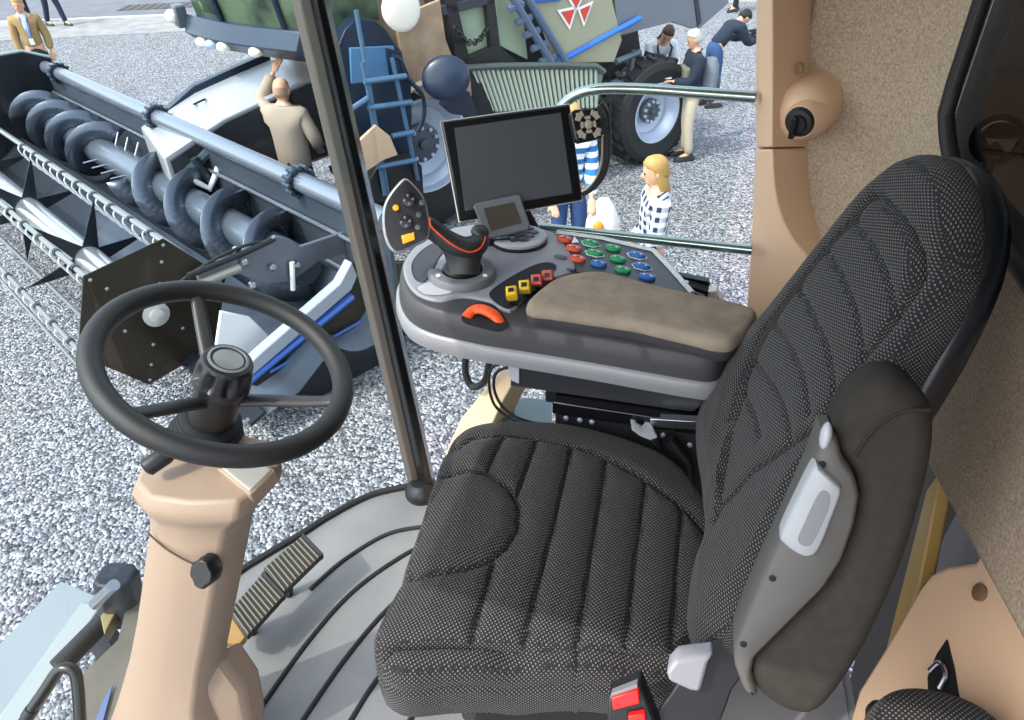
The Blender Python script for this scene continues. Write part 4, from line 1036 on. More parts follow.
for k, (y, z) in enumerate(RR):
    br = MB().tube([H3(-6.5, y, z), H3(-.38, y, z)], .020, 10).build('tine_bar', BARM, reel)
    if k in (0, 1, 5):
        ntn = 18
        for j in range(ntn):
            x = -.52-.19*j
            if proto_t is None:
                P = spline([H3(x, y, z), H3(x, y+.03, z-.05), H3(x, y+.0, z-.14), H3(x, y-.05, z-.24)], 4)
                proto_t = MB().tube([p-H3(x, y, z) for p in P], .0075, 6).build('tine', mat('tine_white', '#d8dbdb', .4)); base_loc = True
                proto_t.parent = br; proto_t.location = H3(x, y, z)
            else:
                c = proto_t.copy(); COL.objects.link(c); c.parent = br; c.location = H3(x, y, z)
        for j in range(0, 18, 2):
            x = -.6-.19*j; MB(axis_frame(H3(x, y, z), HX)).lathe([(.028, -.02), (.028, .02)], 8).build('clamp', HDK, br)
# reel arm, ram and end divider at the near right end
ARM = mat('arm_grey', '#70747c', .35, metal=.4)
A_ = [hpl(*q, .12) for q in ((196, 272), (205, 266), (262, 247), (276, 236), (292, 240), (300, 247), (345, 232), (400, 218), (410, 224), (350, 252), (318, 262), (292, 282), (262, 284), (240, 274), (200, 283))]
slab('reel_arm', A_, HX*-.04, ARM, hd, .006)
MB().tube([hpl(188, 276, .2), hpl(246, 252, .2), hpl(272, 240, .2)], .022, 10).build('ram', BLACK, hd)
MB().tube([hpl(200, 284, .22), hpl(240, 268, .22)], .03, 10).build('ram_barrel', mat('ram_olive', '#8d8c80', .4, metal=.3), hd)
MB().tube([hpl(292, 262, .16), hpl(293, 290, .16)], .02, 8).build('link', WHITE, hd)
for q in ((244, 262), (272, 267), (297, 265), (236, 250), (252, 285)): MB(axis_frame(hpl(*q, .14), HX)).lathe([(.03, -.01), (.03, .02), (.015, .03)], 8).build('bolt', STEEL, hd)
MB().tube(spline([hpl(*q, .18) for q in ((180, 282), (200, 268), (225, 254), (250, 244), (275, 240))], 4), .012, 8).build('hose', RUBBER, hd)
dv = slab('divider_panel', [hpl(*q, .42) for q in ((246, 384), (250, 372), (345, 292), (352, 262), (420, 262), (440, 330), (418, 352), (300, 396))], HX*-.05, mat('divider_dark', '#4a4238', .15, metal=.5), hd, .01)
slab('divider_beam', [hpl(*q, .50) for q in ((247, 366), (262, 352), (340, 284), (352, 262), (358, 276), (352, 290), (250, 378))], HX*-.1, mat('beam_white', '#969ca6', .3), dv, .01)
BREFL = mat('blue_reflection', '#3f6bc0', .3)  # blue reflections on the divider panel, modelled as coloured tubes
for a, b_, r in (((249, 380), (352, 296), .035), ((300, 392), (430, 330), .02), ((270, 372), (400, 300), .012)): MB().tube([hpl(*a, .45), hpl(*b_, .45)], r, 8).build('stripe', BREFL, dv)
slab('white_shield', [hpl(*q, .25) for q in ((221, 311), (250, 317), (271, 337), (247, 356), (216, 346))], HX*-.03, mat('shield_white', '#dfe0e0', .4), hd, .01)
MB().tube([H3(-5, 1.95, -1.88), H3(-.6, 1.98, -1.88)], .014, 8).build('straw_rod', BARM, hd)
MB().prism([H3(-.2, .1, GZ), H3(.6, .1, GZ), H3(.6, .9, GZ), H3(-.2, .9, GZ)], (0, 0, .3)).build('skid', HDK, hd)
MB().prism([H3(-6.4, .1, GZ), H3(-5.6, .1, GZ), H3(-5.6, .9, GZ), H3(-6.4, .9, GZ)], (0, 0, .3)).build('skid', HDK, hd)
# ================================================================ the combine harvester behind the header
CO = Vector((-3.07, 6.897, 0)); CB = Vector((.6404, .7680, 0)); CP = Vector((.7680, -.6404, 0))
def K(u, v, z): return CO+CB*u+CP*v+Vector((0, 0, z))
def kp_(px, py, v): return at(px, py, plane=(CO+CP*v, CP))
def kpts(l, v): return [kp_(x, y, v) for x, y in l]
BODY = mat('combine_charcoal', '#3a3f47', .35, metal=.3)
NAVY = mat('combine_navy', '#16283c', .35, metal=.3)
TAN = mat('tan_reflection', '#a98f76', .6, var='#94795f', vscale=6)  # tan of the cab interior's reflection in the window glass, painted on panels
OLIVE = mat('combine_olive', '#8b8873', .4)
BLU = mat('combine_blue', '#2f6fb5', .35)
RIMM = mat('wheel_rim', '#b9c4d6', .35, metal=.2)
TYRE = mat('tyre_rubber', '#1b1c1e', .8)
ch_ = thing('combine_harvester', 'large dark combine harvester with blue ladder and slatted grille, parked behind the grain header', 'combine harvester', K(1.5, -1.3, GZ))
def wheel(u, v, z, r, w, rr, nm):
    F = axis_frame(K(u, v, z), CP, (0, 0, 1))
    ty = MB(F).lathe([(rr, -w), (r*.86, -w), (r*.97, -w*.85), (r, -w*.6), (r, -w*.1), (r*.97, .03), (r*.86, .06), (rr, .02), (rr*.98, -.06)], 48, cap=False).build(nm, TYRE, ch_)
    mb = MB(F)
    for k in range(22):
        a = 2*pi*k/22
        for s_, o in ((1, 0), (-1, pi/22)):
            P = [((r+dr)*cos(a+o+da), (r+dr)*sin(a+o+da), zz) for dr, da, zz in ((-.02, 0, -w*.5), (.035, 0, -w*.5), (.035, .10*s_, -.0 if s_ > 0 else -w), (-.03, .10*s_, -.0 if s_ > 0 else -w))]
            mb.prism(P, (-.06*sin(a), .06*cos(a), 0))
    mb.build('tread', TYRE, ty)
    rm = MB(F).lathe([(rr, .02), (rr*1.02, .03), (rr*.97, .03), (rr*.93, -.05), (rr*.80, -.10), (rr*.76, -.16), (rr*.45, -.20), (rr*.40, -.14), (rr*.30, -.12), (rr*.05, -.12)], 40, cap=False).build('rim', RIMM, ty)
    MB(F).lathe([(rr*.42, -.19), (rr*.42, -.10), (rr*.36, -.09), (rr*.12, -.08), (rr*.1, -.04), (.01, -.03)], 24).build('hub', mat('hub_dark', '#4d545c', .4, metal=.3), rm)
    for k in range(10):
        a = 2*pi*k/10; MB(F @ Matrix.Translation((rr*.34*cos(a), rr*.34*sin(a), -.09))).lathe([(.022, 0), (.022, .03)], 6).build('wheel_nut', RIMM, rm)
wheel(-.05, -.02, -1.0, .92, .55, .50, 'front_wheel')
wheel(3.31, -.02, -1.28, .65, .42, .38, 'rear_wheel')
def side(name, l, v, m, t=.08, par=None, bev=.006): return MB().prism(kpts(l, v), CP*-t).build(name, m, par or ch_, bevel=bev)
# hull
def kbox(name, u0, u1, v0, v1, z0, z1, m, par=None, bev=.03):
    return MB().prism([K(u0, v0, z0), K(u1, v0, z0), K(u1, v1, z0), K(u0, v1, z0)], (0, 0, z1-z0)).build(name, m, par or ch_, bevel=bev)
kbox('hull', .35, 3.1, -2.7, -.45, -.95, .9, BODY)
kbox('tan_reflection_side', -.75, .45, -2.2, -.55, -.55, .75, TAN)  # added block standing in for the beige cab reflection in the side window
kbox('chassis', -.2, 3.3, -2.3, -.75, -1.45, -.9, mat('chassis_black', '#15171a', .6))
kbox('front_axle', -.15, .15, -2.6, -.4, -1.15, -.85, DSTEEL); kbox('rear_axle', 3.2, 3.42, -2.3, -.3, -1.38, -1.18, DSTEEL)
wheel_l = [c for c in ch_.children if c.name.startswith(('front_wheel', 'rear_wheel'))]
for u, v, z, r, w, rr, nm in ((-.05, -2.75, -1.0, .92, .55, .5, 'front_wheel'), (3.31, -2.6, -1.28, .65, .42, .38, 'rear_wheel')): pass
# slatted grille guard
gq = kpts([(468, 68), (500, 66.5), (540, 66), (575, 66), (600, 68), (603, 76), (598, 106), (484, 114)], -.02)
gl_ = MB().prism(gq, CP*-.05).build('grille_frame', mat('grille_green_grey', '#6f7a72', .45), ch_, bevel=.006)
for k in range(26):
    u = (k+.5)/26; x0 = 470+128*u; x1 = 486+112*u
    MB().tube([kp_(x0, 69.5, .0), kp_(x1, 111-4*u, .0)], .020, 6).build('slat', mat('slat_pale', '#b9c1ae', .4), gl_)
MB().tube(kpts([(466, 68), (500, 66), (560, 65), (596, 66), (604, 72)], .02), .035, 8).build('guard_lip', mat('lip_dark', '#4c5350', .4), gl_)
side('skirt', [(486, 114), (600, 104), (640, 128), (640, 150), (560, 165), (480, 170)], -.2, mat('skirt_dark', '#1d2226', .5))
MB().tube(kpts([(556, 150), (578, 143), (588, 125), (590, 108)], -.12), .05, 8).build('pipe', OLIVE, ch_)
# panel with the triangle emblem, blue edge stripe
pn_ = side('emblem_panel', [(528, -22), (606, -24), (622, 40), (614, 62), (557, 63)], -.08, mat('panel_olive', '#a39f83', .35))
for tri in ([(556.5, 10), (577, 6), (569.5, 30)], [(577, 8), (593, 1), (583.5, 27)], [(565.5, -5), (586, -9), (575.5, 12)]):
    P = kpts(tri, -.07); c = sum(P, Vector())/3
    em = MB().prism(P, CP*.008).build('emblem_border', mat('emblem_white', '#f2f2f0', .4), pn_)
    MB().prism([c+(p-c)*.66+CP*.009 for p in P], CP*.006).build('emblem_triangle', mat('emblem_red', '#d8412f', .4), em)
for a, b_ in (((555, 64), (612, 33)), ((612, 33), (640, 18)), ((560, -2), (530, 0))): MB().tube(kpts([a, b_], -.05), .032, 8).build('stripe', mat('edge_blue', '#2d6fd0', .35), pn_)
# windows and chain, stair behind the grille
side('window_post', [(440, -20), (452, -20), (470, 60), (457, 64)], -.1, BLACK); side('window_post', [(484, -20), (493, -20), (500, 45), (491, 48)], -.1, BLACK)
side('window_sill', [(458, 62), (498, 44), (520, 64), (465, 75)], -.1, mat('sill_black', '#20221f', .6)); side('window_head', [(441, 6), (494, -6), (494, 3), (444, 16)], -.1, BODY)
side('window_pane', [(450, 8), (486, -2), (492, 48), (464, 60)], -.2, mat('pane_green', '#9fae93', .2), .02); side('window_pane', [(494, -10), (520, -16), (528, 60), (500, 46)], -.2, mat('pane_green', '#9fae93', .2), .02)
cpth = spline(kpts([(455, 27), (462, 38), (471, 43), (480, 39), (487, 28)], .0), 8); cpth = resample(cpth, 15, False)
cho = MB()
chn = None
for k in range(14):
    a, b_ = cpth[k], cpth[k+1]; d = (b_-a); F = axis_frame((a+b_)/2, d, CP if k % 2 else (CB if abs(CB.dot(d.normalized())) < .9 else (0, 0, 1)))
    o = MB(F).tube([(.028*cos(2*pi*j/14), 0, d.length*.72*sin(2*pi*j/14)) for j in range(14)], .009, 6, True).build('chain_link', BLACK, ch_)
for a, b_ in (((505, -15), (553, 65)), ((520, -15), (566, 62))): MB().tube(kpts([a, b_], -.02), .045, 8).build('stair_rail', mat('stair_blue_grey', '#52627a', .4), ch_)
for k in range(5):
    y = 4+13*k; MB().tube(kpts([(508+8*k, y+6), (523+8*k, y)], -.03), .04, 6).build('stair_tread', mat('stair_blue_grey', '#52627a', .4), ch_)
# engine bay and rear hood
side('engine_bay', [(612, 42), (638, 30), (642, 60), (636, 92), (612, 96)], -.35, mat('engine_black', '#0d0e10', .6), .6)
for a, b_, r in (((616, 62), (640, 52), .04), ((622, 75), (640, 70), .03), ((612, 84), (638, 84), .05), ((634, 50), (630, 80), .03)): MB().tube(kpts([a, b_], -.2), r, 8).build('engine_pipe', mat('pipe_grey', '#5d6670', .35, metal=.4), ch_)
side('rear_hood', [(612, -30), (740, -40), (728, 4), (698, 30), (672, 22), (618, 36)], -.1, mat('hood_grey', '#767b83', .35, metal=.2), .15)
side('hood_seam', [(690, -35), (694, -35), (702, 22), (698, 27)], -.085, mat('hood_dark', '#2a2f36', .4), .02)
# cab with green tinted glass, bumper with lamps
kbox('cab_floor', -.95, -.3, -1.95, -.25, -.12, .12, NAVY)
CG = mat('cab_glass_green', '#56694f', .10, var='#1f2c28', vscale=3.2, metal=.2)
def cf(v): return -1.72+.60*max(0, (v+1.95)/1.7)**1.6
cgl = MB().loft([[K(cf(v)+.05-.10*k, v, z) for v in (-1.92, -1.6, -1.2, -.8, -.5, -.28)]+[K(-.3, -.28, z), K(-.3, -1.92, z)] for k, z in ((0, .24), (.6, .6), (1, 1.1))]).build('cab_glass', CG, ch_, smooth=50)
for v in (-1.3, -.45): MB().tube([K(cf(v)+.03, v, .24), K(cf(v)-.04, v, .65), K(cf(v)-.06, v, 1.1)], .028, 8).build('cab_post', NAVY, ch_)
bmp = []
for v in (-2.0, -1.75, -1.3, -.9, -.55, -.22):
    u = cf(v); bmp.append([K(u-.10, v, .08), K(u-.03, v, .25), K(u+.35, v, .25), K(u+.35, v, -.02), K(u+.02, v, -.03)])
bm_ = MB().loft(bmp).build('bumper', mat('bumper_navy', '#2c3a4b', .3, metal=.3), ch_, bevel=.01, smooth=50)
LAMP = mat('lamp_white', '#f2efe2', .25)
for v in (-1.62, -1.42, -1.22, -.75): MB().ball(tuple(K(cf(v)-.06, v, .03)), (.075, .075, .05), 16, 10).build('headlamp', LAMP if v != -1.42 else mat('lamp_blue', '#9fb4cc', .2), bm_)
mr = MB(); mr.box((0, 0, 0), (.12, .2, .22), axis_frame(K(-1.80, -2.12, .22), (0, 0, 1), CB)); mr.build('lamp_block', mat('block_grey', '#4b545c', .35), bm_, bevel=.02)
MB().ball(tuple(K(-1.88, -2.14, .22)), (.07, .07, .07)).build('headlamp', LAMP, bm_)
# feeder house
fr_ = []
for u, v0, v1, z0, z1 in ((-2.55, -1.95, -.75, -1.5, -.78), (-1.9, -1.95, -.75, -1.3, -.52), (-1.0, -1.9, -.75, -1.15, -.30), (-.3, -1.8, -.8, -1.1, -.25)):
    fr_.append([K(u, v0, z1), K(u, v1, z1), K(u, v1, z0), K(u, v0, z0)])
fh = MB().loft(fr_).build('feeder_house', mat('feeder_silver', '#a7abb0', .3, metal=.3), ch_, bevel=.02)
MB().loft([[K(u, -.74, z1), K(u, -.70, z1), K(u, -.70, z0), K(u, -.74, z0)] for u, z0, z1 in ((-2.5, -1.45, -.82), (-1.9, -1.25, -.56), (-1.0, -1.1, -.34), (-.3, -1.05, -.28))]).build('side_plate', mat('feeder_dark', '#262a30', .4, metal=.3), fh)
MB().loft([[K(u, -2.02, z1+.05), K(u, -1.9, z1+.05), K(u, -1.9, z1-.12), K(u, -2.02, z1-.12)] for u, z1 in ((-2.4, -.78), (-1.9, -.5), (-1.0, -.28))]).build('rail', NAVY, fh, bevel=.01)
MB(axis_frame(K(-1.95, -1.5, -.53), (-.4, 0, 1))).lathe([(.07, 0), (.075, .02), (.06, .02), (.058, 0)], 18, cap=False).build('lifting_eye', DSTEEL, fh)
for a, b_, r in (((-2.45, -.7, -1.0), (-2.1, -.62, -.75), .05), ((-2.5, -.62, -1.2), (-2.2, -.6, -1.3), .06), ((-2.3, -.6, -.8), (-2.15, -.58, -1.25), .04)): MB().tube([K(*a), K(*b_)], r, 8).build('coupling', mat('coupling_dark', '#2b3b42', .4, metal=.4), fh)
MB().tube([K(-2.42, -.55, -.95), K(-2.25, -.52, -1.1), K(-2.1, -.52, -.9)], .035, 8).build('coupling_hose', WHITE, fh)
# ladder and its dark blue platform
LB = mat('ladder_blue', '#4c6b88', .35, metal=.2)
side('platform_panel', [(332, 62), (345, 30), (355, 20), (374, 20), (386, 30), (400, 52), (411, 80), (412, 118), (410, 150), (410, 200), (352, 205), (336, 120)], .1, NAVY, .2)
side('light_panel', [(350, 48), (394, 46), (400, 78), (352, 84)], .13, mat('panel_sky_blue', '#47759c', .3), .04); side('dark_panel', [(386, 48), (402, 52), (406, 76), (390, 76)], .15, NAVY, .05)
for a, b_ in (((356, 10), (388, 195)), ((362, 62), (372, 108)), ((392, 58), (418, 180)), ((368, 90), (385, 195))): MB().tube(kpts([a, b_], .35), .022, 8).build('ladder_rail', LB, ch_)
for a, b_ in (((364, 82), (406, 76)), ((368, 108), (412, 102)), ((392, 136), (414, 132)), ((378, 167), (416, 160)), ((350, 110), (368, 98))): MB().tube(kpts([a, b_], .38), .027, 8).build('ladder_step', LB, ch_)
MB().tube(spline(kpts([(392, 56), (400, 60), (405, 75), (422, 95), (424, 115), (418, 132)], .32), 4), .022, 8).build('ladder_handrail', NAVY, ch_)
side('step_box', [(378, 166), (414, 158), (422, 166), (424, 196), (372, 204), (370, 180)], .30, BLACK, .2)
side('fender_reflection', [(396, 18), (440, 0), (446, 40), (456, 66), (470, 72), (472, 96), (454, 104), (440, 98), (424, 98), (413, 92), (402, 58)], .06, TAN, .06)  # fender plate; its tan stands for the cab reflection in the side window
MB().tube(spline(kpts([(408, 92), (420, 84), (434, 84), (450, 92), (460, 108)], .07), 5), .03, 8).build('fender_lip', mat('fender_lip_pale', '#cdbdab', .4), ch_)
side('mirror_glass', [(358, 142), (376, 125), (390, 136), (398, 155), (384, 160), (366, 172), (364, 160)], .42, mat('mirror_reflection', '#c8a98a', .3), .04)  # sand colour is a reflection painted into the mirror face
mh = kp_(446, 78, .4); F = axis_frame(mh, (CAM-mh), CB)
MB(F).ball((0, 0, 0), (.24, .21, .07), 20, 10).build('mirror_head', mat('mirror_back', '#1e2b40', .3), ch_)
side('mirror_arm', [(452, 84), (470, 92), (478, 118), (452, 114), (444, 106)], .3, mat('mirror_arm_navy', '#1c2433', .4), .12)
F = axis_frame(kp_(402, 10, .2), CP, CB)
MB(F).lathe([(.18, -.06), (.19, 0), (.17, .02), (.14, .03), (.03, .035)], 28).build('cream_reflection', mat('reflection_cream', '#efe6d6', .35), ch_)  # added disc standing in for a pale oval reflection in the glass

# ================================================================ people
SKIN = mat('skin', '#d3a183', .55)
HAIRS = {'bald': None, 'grey': mat('hair_grey', '#b9b6b0', .7), 'brown': mat('hair_brown', '#4b3324', .7), 'blonde': mat('hair_blonde', '#b08b4e', .6), 'dark': mat('hair_dark', '#1c1815', .7), 'fair': mat('hair_fair', '#b58e5a', .7)}
def cloth(name, hx): return mat(name, hx, .9, bump=(60, .3))
def patterned(name, kind, c1, c2, per):
    if name in MATS: return MATS[name]
    m = bpy.data.materials.new(name); m.use_nodes = True; t = NT(m)
    b = t.n('BsdfPrincipled'); o = t.n('OutputMaterial'); t.l(b.outputs[0], o.inputs[0]); b.inputs['Roughness'].default_value = .9
    tc = t.n('TexCoord'); sp = t.n('SeparateXYZ'); t.l(tc.outputs['Object'], sp.inputs[0])
    def band(s_): return t.math('MULTIPLY', t.math('ADD', t.math('SINE', t.math('MULTIPLY', s_, 2*pi/per)), .15), 3, True)
    f = band(sp.outputs[2])
    if kind == 'plaid':
        h = t.math('ADD', sp.outputs[0], t.math('MULTIPLY', sp.outputs[1], -.5)); f = t.math('MULTIPLY', t.math('ADD', f, band(h)), .5)
    t.l(t.mix(f, lin(c1), lin(c2)), b.inputs['Base Color']); MATS[name] = m; return m
def skin_mesh(chains, root, sub=1):
    """chains: lists of (point, rx, ry); returns an evaluated surface grown round them"""
    bm = bmesh.new(); ids = {}; L = bm.verts.layers.skin.verify()
    for chn_ in chains:
        prev = None
        for p, rx, ry in chn_:
            key = tuple(round(c, 4) for c in p)
            if key not in ids:
                v = bm.verts.new(p); v[L].radius = (rx, ry); ids[key] = v
                if key == tuple(round(c, 4) for c in root): v[L].use_root = True
            v = ids[key]
            if prev is not None and prev is not v and bm.edges.get((prev, v)) is None: bm.edges.new((prev, v))
            prev = v
    me = bpy.data.meshes.new('tmp'); bm.to_mesh(me); bm.free()
    o = bpy.data.objects.new('tmp', me); COL.objects.link(o)
    o.modifiers.new('s', 'SKIN'); q = o.modifiers.new('u', 'SUBSURF'); q.levels = sub; q.render_levels = sub
    dg = bpy.context.evaluated_depsgraph_get(); ev = o.evaluated_get(dg); em = ev.to_mesh()
    vs = [tuple(v.co) for v in em.vertices]; fs = [tuple(p.vertices) for p in em.polygons]
    ev.to_mesh_clear(); bpy.data.objects.remove(o); bpy.data.meshes.remove(me)
    return vs, fs
BASE = dict(hip=(0, 0, .93), waist=(0, 0, 1.08), chest=(0, .01, 1.30), nb=(0, -.01, 1.45), neck=(0, .01, 1.53), head=(0, .035, 1.635),
            shL=(-.18, -.01, 1.41), shR=(.18, -.01, 1.41), elL=(-.24, -.04, 1.13), elR=(.24, -.04, 1.13), wrL=(-.25, .06, .89), wrR=(.25, .06, .89),
            hpL=(-.09, 0, .90), hpR=(.09, 0, .90), knL=(-.105, .03, .50), knR=(.105, .03, .50), anL=(-.11, -.02, .10), anR=(.11, -.02, .10), toL=(-.13, .14, .035), toR=(.13, .14, .035))
def person(label, foot, face, H=1.75, pose={}, hair='brown', top=None, bottom=None, shoes=None, jacket_len=.0, look=0, bulk=1.0, open_front=None, skirt=False):
    J = {k: Vector(v) for k, v in BASE.items()}
    for k, v in pose.items(): J[k] = Vector(v)
    s = H/1.75; f = Vector((face[0], face[1], 0)).normalized(); r = Vector((f.y, -f.x, 0))
    M = Matrix((r*s, f*s, Vector((0, 0, s)))).transposed().to_4x4(); M.translation = Vector(foot)
    B = bulk
    torso = [(J['hip'], .125*B, .095*B), (J['waist'], .115*B, .085*B), (J['chest'], .135*B, .095*B), (J['nb'], .085, .065), (J['neck'], .05, .052)]
    arm = lambda S: [(J['nb'], .085, .065), (J['sh'+S], .058, .058), (J['el'+S], .042, .042), (J['wr'+S], .028, .028)]
    leg = lambda S: [(J['hip'], .125*B, .095*B), (J['hp'+S], .085, .085), (J['kn'+S], .058, .058), (J['an'+S], .040, .040), (J['to'+S], .038, .030)]
    vs, fs = skin_mesh([torso+[(J['head'], .05, .05)], arm('L'), arm('R'), leg('L'), leg('R')], J['hip'])
    mb = MB(M); mb.add(vs, fs)
    # head with jaw, nose and ears
    HF = (J['head']-J['neck']); up_ = HF.normalized() if HF.length > 1e-4 else Vector((0, 0, 1))
    fw_ = Vector((sin(look), cos(look), 0)); fw_ = (fw_-up_*fw_.dot(up_)).normalized(); rt_ = fw_.cross(up_)
    HM_ = Matrix((rt_, fw_, up_)).transposed().to_4x4(); HM_.translation = J['head']
    rings = []
    for z, rx, ryf, ryb in ((-.115, .025, .055, .01), (-.10, .045, .080, .04), (-.07, .060, .088, .06), (-.03, .070, .090, .082), (.0, .075, .092, .094), (.04, .077, .090, .100), (.08, .068, .075, .088), (.105, .045, .05, .06), (.118, .015, .02, .02)):
        rings.append([(rx*cos(2*pi*k/20), (ryf if sin(2*pi*k/20) > 0 else ryb)*sin(2*pi*k/20), z) for k in range(20)])
    mb.loft(rings, M=HM_)
    mb.ball((0, .098, -.018), (.014, .022, .028), 8, 6, M=HM_)
    for e in (-1, 1): mb.ball((.078*e, -.005, -.01), (.012, .022, .034), 8, 6, M=HM_)
    mb.ball((0, .082, -.068), (.026, .012, .010), 8, 6, M=HM_)
    for S, e in (('L', -1), ('R', 1)):
        w = J['wr'+S]; d = (w-J['el'+S]).normalized(); F = axis_frame(w+d*.045, d, (1, 0, 0))
        mb.ball((0, 0, 0), (.040, .019, .052), 12, 8, M=F)
        for q, (x, L_) in enumerate(((-.030, .060), (-.011, .074), (.010, .070), (.029, .055))):
            mb.tube([(x*.9, 0, .03), (x, .004, .045+L_*.5), (x*1.05, .018, .045+L_)], [.0105, .010, .008], 8, M=F)
        mb.tube([(-.03*e*-1, .0, -.01), (-.052*e*-1, .012, .02), (-.058*e*-1, .022, .05)], [.012, .011, .009], 8, M=F)
    o = mb.build('person', SKIN, smooth=180)
    q = o.modifiers.new('remesh', 'REMESH'); q.mode = 'VOXEL'; q.voxel_size = .010; q.use_smooth_shade = True
    tag(o, label, 'person')
    eyes = MATS.get('eye') or mat('eye', '#1d1712', .3)
    for e in (-1, 1): MB(M).ball((.031*e, .086, .012), (.011, .008, .008), 8, 6, M=HM_).build('eye', eyes, o)
    def shell(name, chains, root, m, grow, extra=None):
        vs, fs = skin_mesh([[(p, a+grow, b+grow) for p, a, b in c] for c in chains], root)
        mb2 = MB(M); mb2.add(vs, fs)
        if extra: extra(mb2)
        return mb2.build(name, m, o, smooth=180)
    if bottom:
        hipb = (J['hip'], .128*B, .098*B); legs = []
        for S in 'LR': legs.append([(J['hip'].lerp(J['waist'], .7), .128*B, .098*B), hipb, (J['hp'+S], .088, .088), (J['kn'+S], .065, .065), (J['an'+S]+Vector((0, 0, -.02)), .055, .055)])
        shell('trousers', legs, J['hip'], bottom, .014)
    if top:
        low = J['hip'].lerp(J['waist'], .35-jacket_len); arms = []
        t_ = [(low, .145*B, .11*B), (J['waist'], .125*B, .095*B), (J['chest'], .142*B, .102*B), (J['nb'], .100, .080), (J['nb'].lerp(J['neck'], .55), .064, .066)]
        for S in 'LR': arms.append([(J['nb'], .100, .080), (J['sh'+S], .066, .066), (J['el'+S], .052, .052), (J['el'+S].lerp(J['wr'+S], .92), .042, .042)])
        shell('jacket' if jacket_len else 'shirt', [t_]+arms, low, top, .022)
    if open_front:
        a = J['neck']+Vector((0, .06, -.03)); c = J['waist']+Vector((0, .155*B, .0)); md = J['chest']+Vector((0, .155*B, 0))
        MB(M).prism([a+Vector((-.045, 0, 0)), a+Vector((.045, 0, 0)), md+Vector((.04, .0, 0)), c, md+Vector((-.04, 0, 0))], (0, -.03, 0)).build('shirt_front', open_front, o)
    for S in 'LR':
        a, t_ = J['an'+S], J['to'+S]; d = (t_-a); d.z = 0; d.normalize(); F = frame(Vector((a.x, a.y, 0)), d, Vector((-d.y, d.x, 0)))
        fl_z = min(a.z-.10, t_.z-.035)
        MB(M).loft([[(x+.0, w*cos(2*pi*k/14), fl_z+h*max(0, sin(2*pi*k/14))) for k in range(14)] for x, w, h in ((-.09, .03, .06), (-.05, .045, .12), (.05, .048, .11), (.13, .052, .08), (.20, .045, .06), (.225, .015, .03))], M=F).build('shoe', shoes or MATS.get('shoe_black') or mat('shoe_black', '#17181b', .5), o)
    hm = HAIRS.get(hair)
    if hm:
        rings = []
        for z, rx, yf, yb in ((-.06, .070, -.02, .085), (-.02, .080, -.01, .10), (.02, .085, .02, .108), (.055, .086, .075, .112), (.09, .074, .082, .10), (.118, .05, .055, .07), (.132, .015, .02, .02)):
            rings.append([(rx*cos(2*pi*k/20), (yf if sin(2*pi*k/20) > 0 else yb)*sin(2*pi*k/20)-(.02 if z < 0 else 0), z) for k in range(20)])
        mbh = MB(M); mbh.loft(rings, M=HM_)
        if hair in ('blonde', 'brown'):
            rr_ = []
            for z, rx, yb, y0 in ((.03, .086, .105, .02), (-.05, .088, .105, .005), (-.12, .085, .095, -.005), (-.18, .075, .08, -.02), (-.22, .04, .05, -.03)):
                rr_.append([(rx*cos(pi+pi*k/12), y0+yb*sin(pi+pi*k/12), z) for k in range(13)]+[(rx*.9*cos(-pi*k/12), y0+yb*.55*sin(-pi*k/12), z) for k in range(13)])
            mbh.loft(rr_, M=HM_)
        mbh.build('hair', hm, o, smooth=80)
    elif hair == 'bald':
        rr_ = [[(rx*cos(pi+pi*k/12), -.005+yb*sin(pi+pi*k/12), z) for k in range(13)]+[(rx*.9*cos(-pi*k/12), -.005+yb*.6*sin(-pi*k/12), z) for k in range(13)] for z, rx, yb in ((.025, .079, .104), (-.03, .078, .10), (-.07, .066, .075))]
        MB(M).loft(rr_, M=HM_).build('hair', mat('stubble', '#a98a72', .8), o, smooth=80)
    return o, M, J
def foot_of(head, H, px): return Vector((head.x, head.y, GZ))
JEANS = cloth('denim', '#2f4a78'); DKT = cloth('dark_trousers', '#20242c'); KHAKI = cloth('khaki', '#b5ab97')
TANB = cloth('tan_blazer', '#a08458'); BEIGEJ = cloth('beige_jacket', '#9a8c7d'); NAVYJ = cloth('navy_jacket', '#1b2638'); BLUES = cloth('blue_shirt', '#b9cbe8')
GREYJ = cloth('grey_green_vest', '#6f6c5c')
toCam = lambda p: (-p.x, -p.y)
p1 = at(15, -3, z=-.2); o, M, J = person('person in a tan blazer and pale blue shirt with lanyard, behind the header', (p1.x, p1.y, GZ), (.75, -.75), 1.75, dict(wrL=(-.22, .0, .87), wrR=(.22, .0, .87)), 'fair', TANB, DKT, None, .25, .3, 1.08, BLUES)
MB(M).tube([(-.05, .10, 1.46), (-.02, .165, 1.25), (0, .17, 1.1), (.02, .165, 1.25), (.05, .10, 1.46)], .008, 6).build('lanyard', cloth('lanyard_blue', '#3f4fa8'), o)
MB(M).box((0, .175, 1.08), (.07, .008, .1)).build('badge', WHITE, o)
q = at(28, 24, z=GZ); person('person at the top left edge of whom mostly dark trousers show, behind the tan blazer', (q.x, q.y, GZ), (.5, -.9), 1.78, {}, 'dark', cloth('charcoal_coat', '#2b2c31'), DKT, None, .25)
q = at(58, 26, z=GZ); person('person striding in dark blue trousers on the far road, seen from the waist down', (q.x, q.y, GZ), (1, -.2), 1.78, dict(knL=(-.1, .16, .5), anL=(-.1, .25, .1), toL=(-.11, .42, .04), knR=(.1, -.06, .5), anR=(.1, -.24, .12), toR=(.1, -.08, .04)), 'dark', NAVYJ, cloth('blue_black_trousers', '#1f2a40'), None, .25)
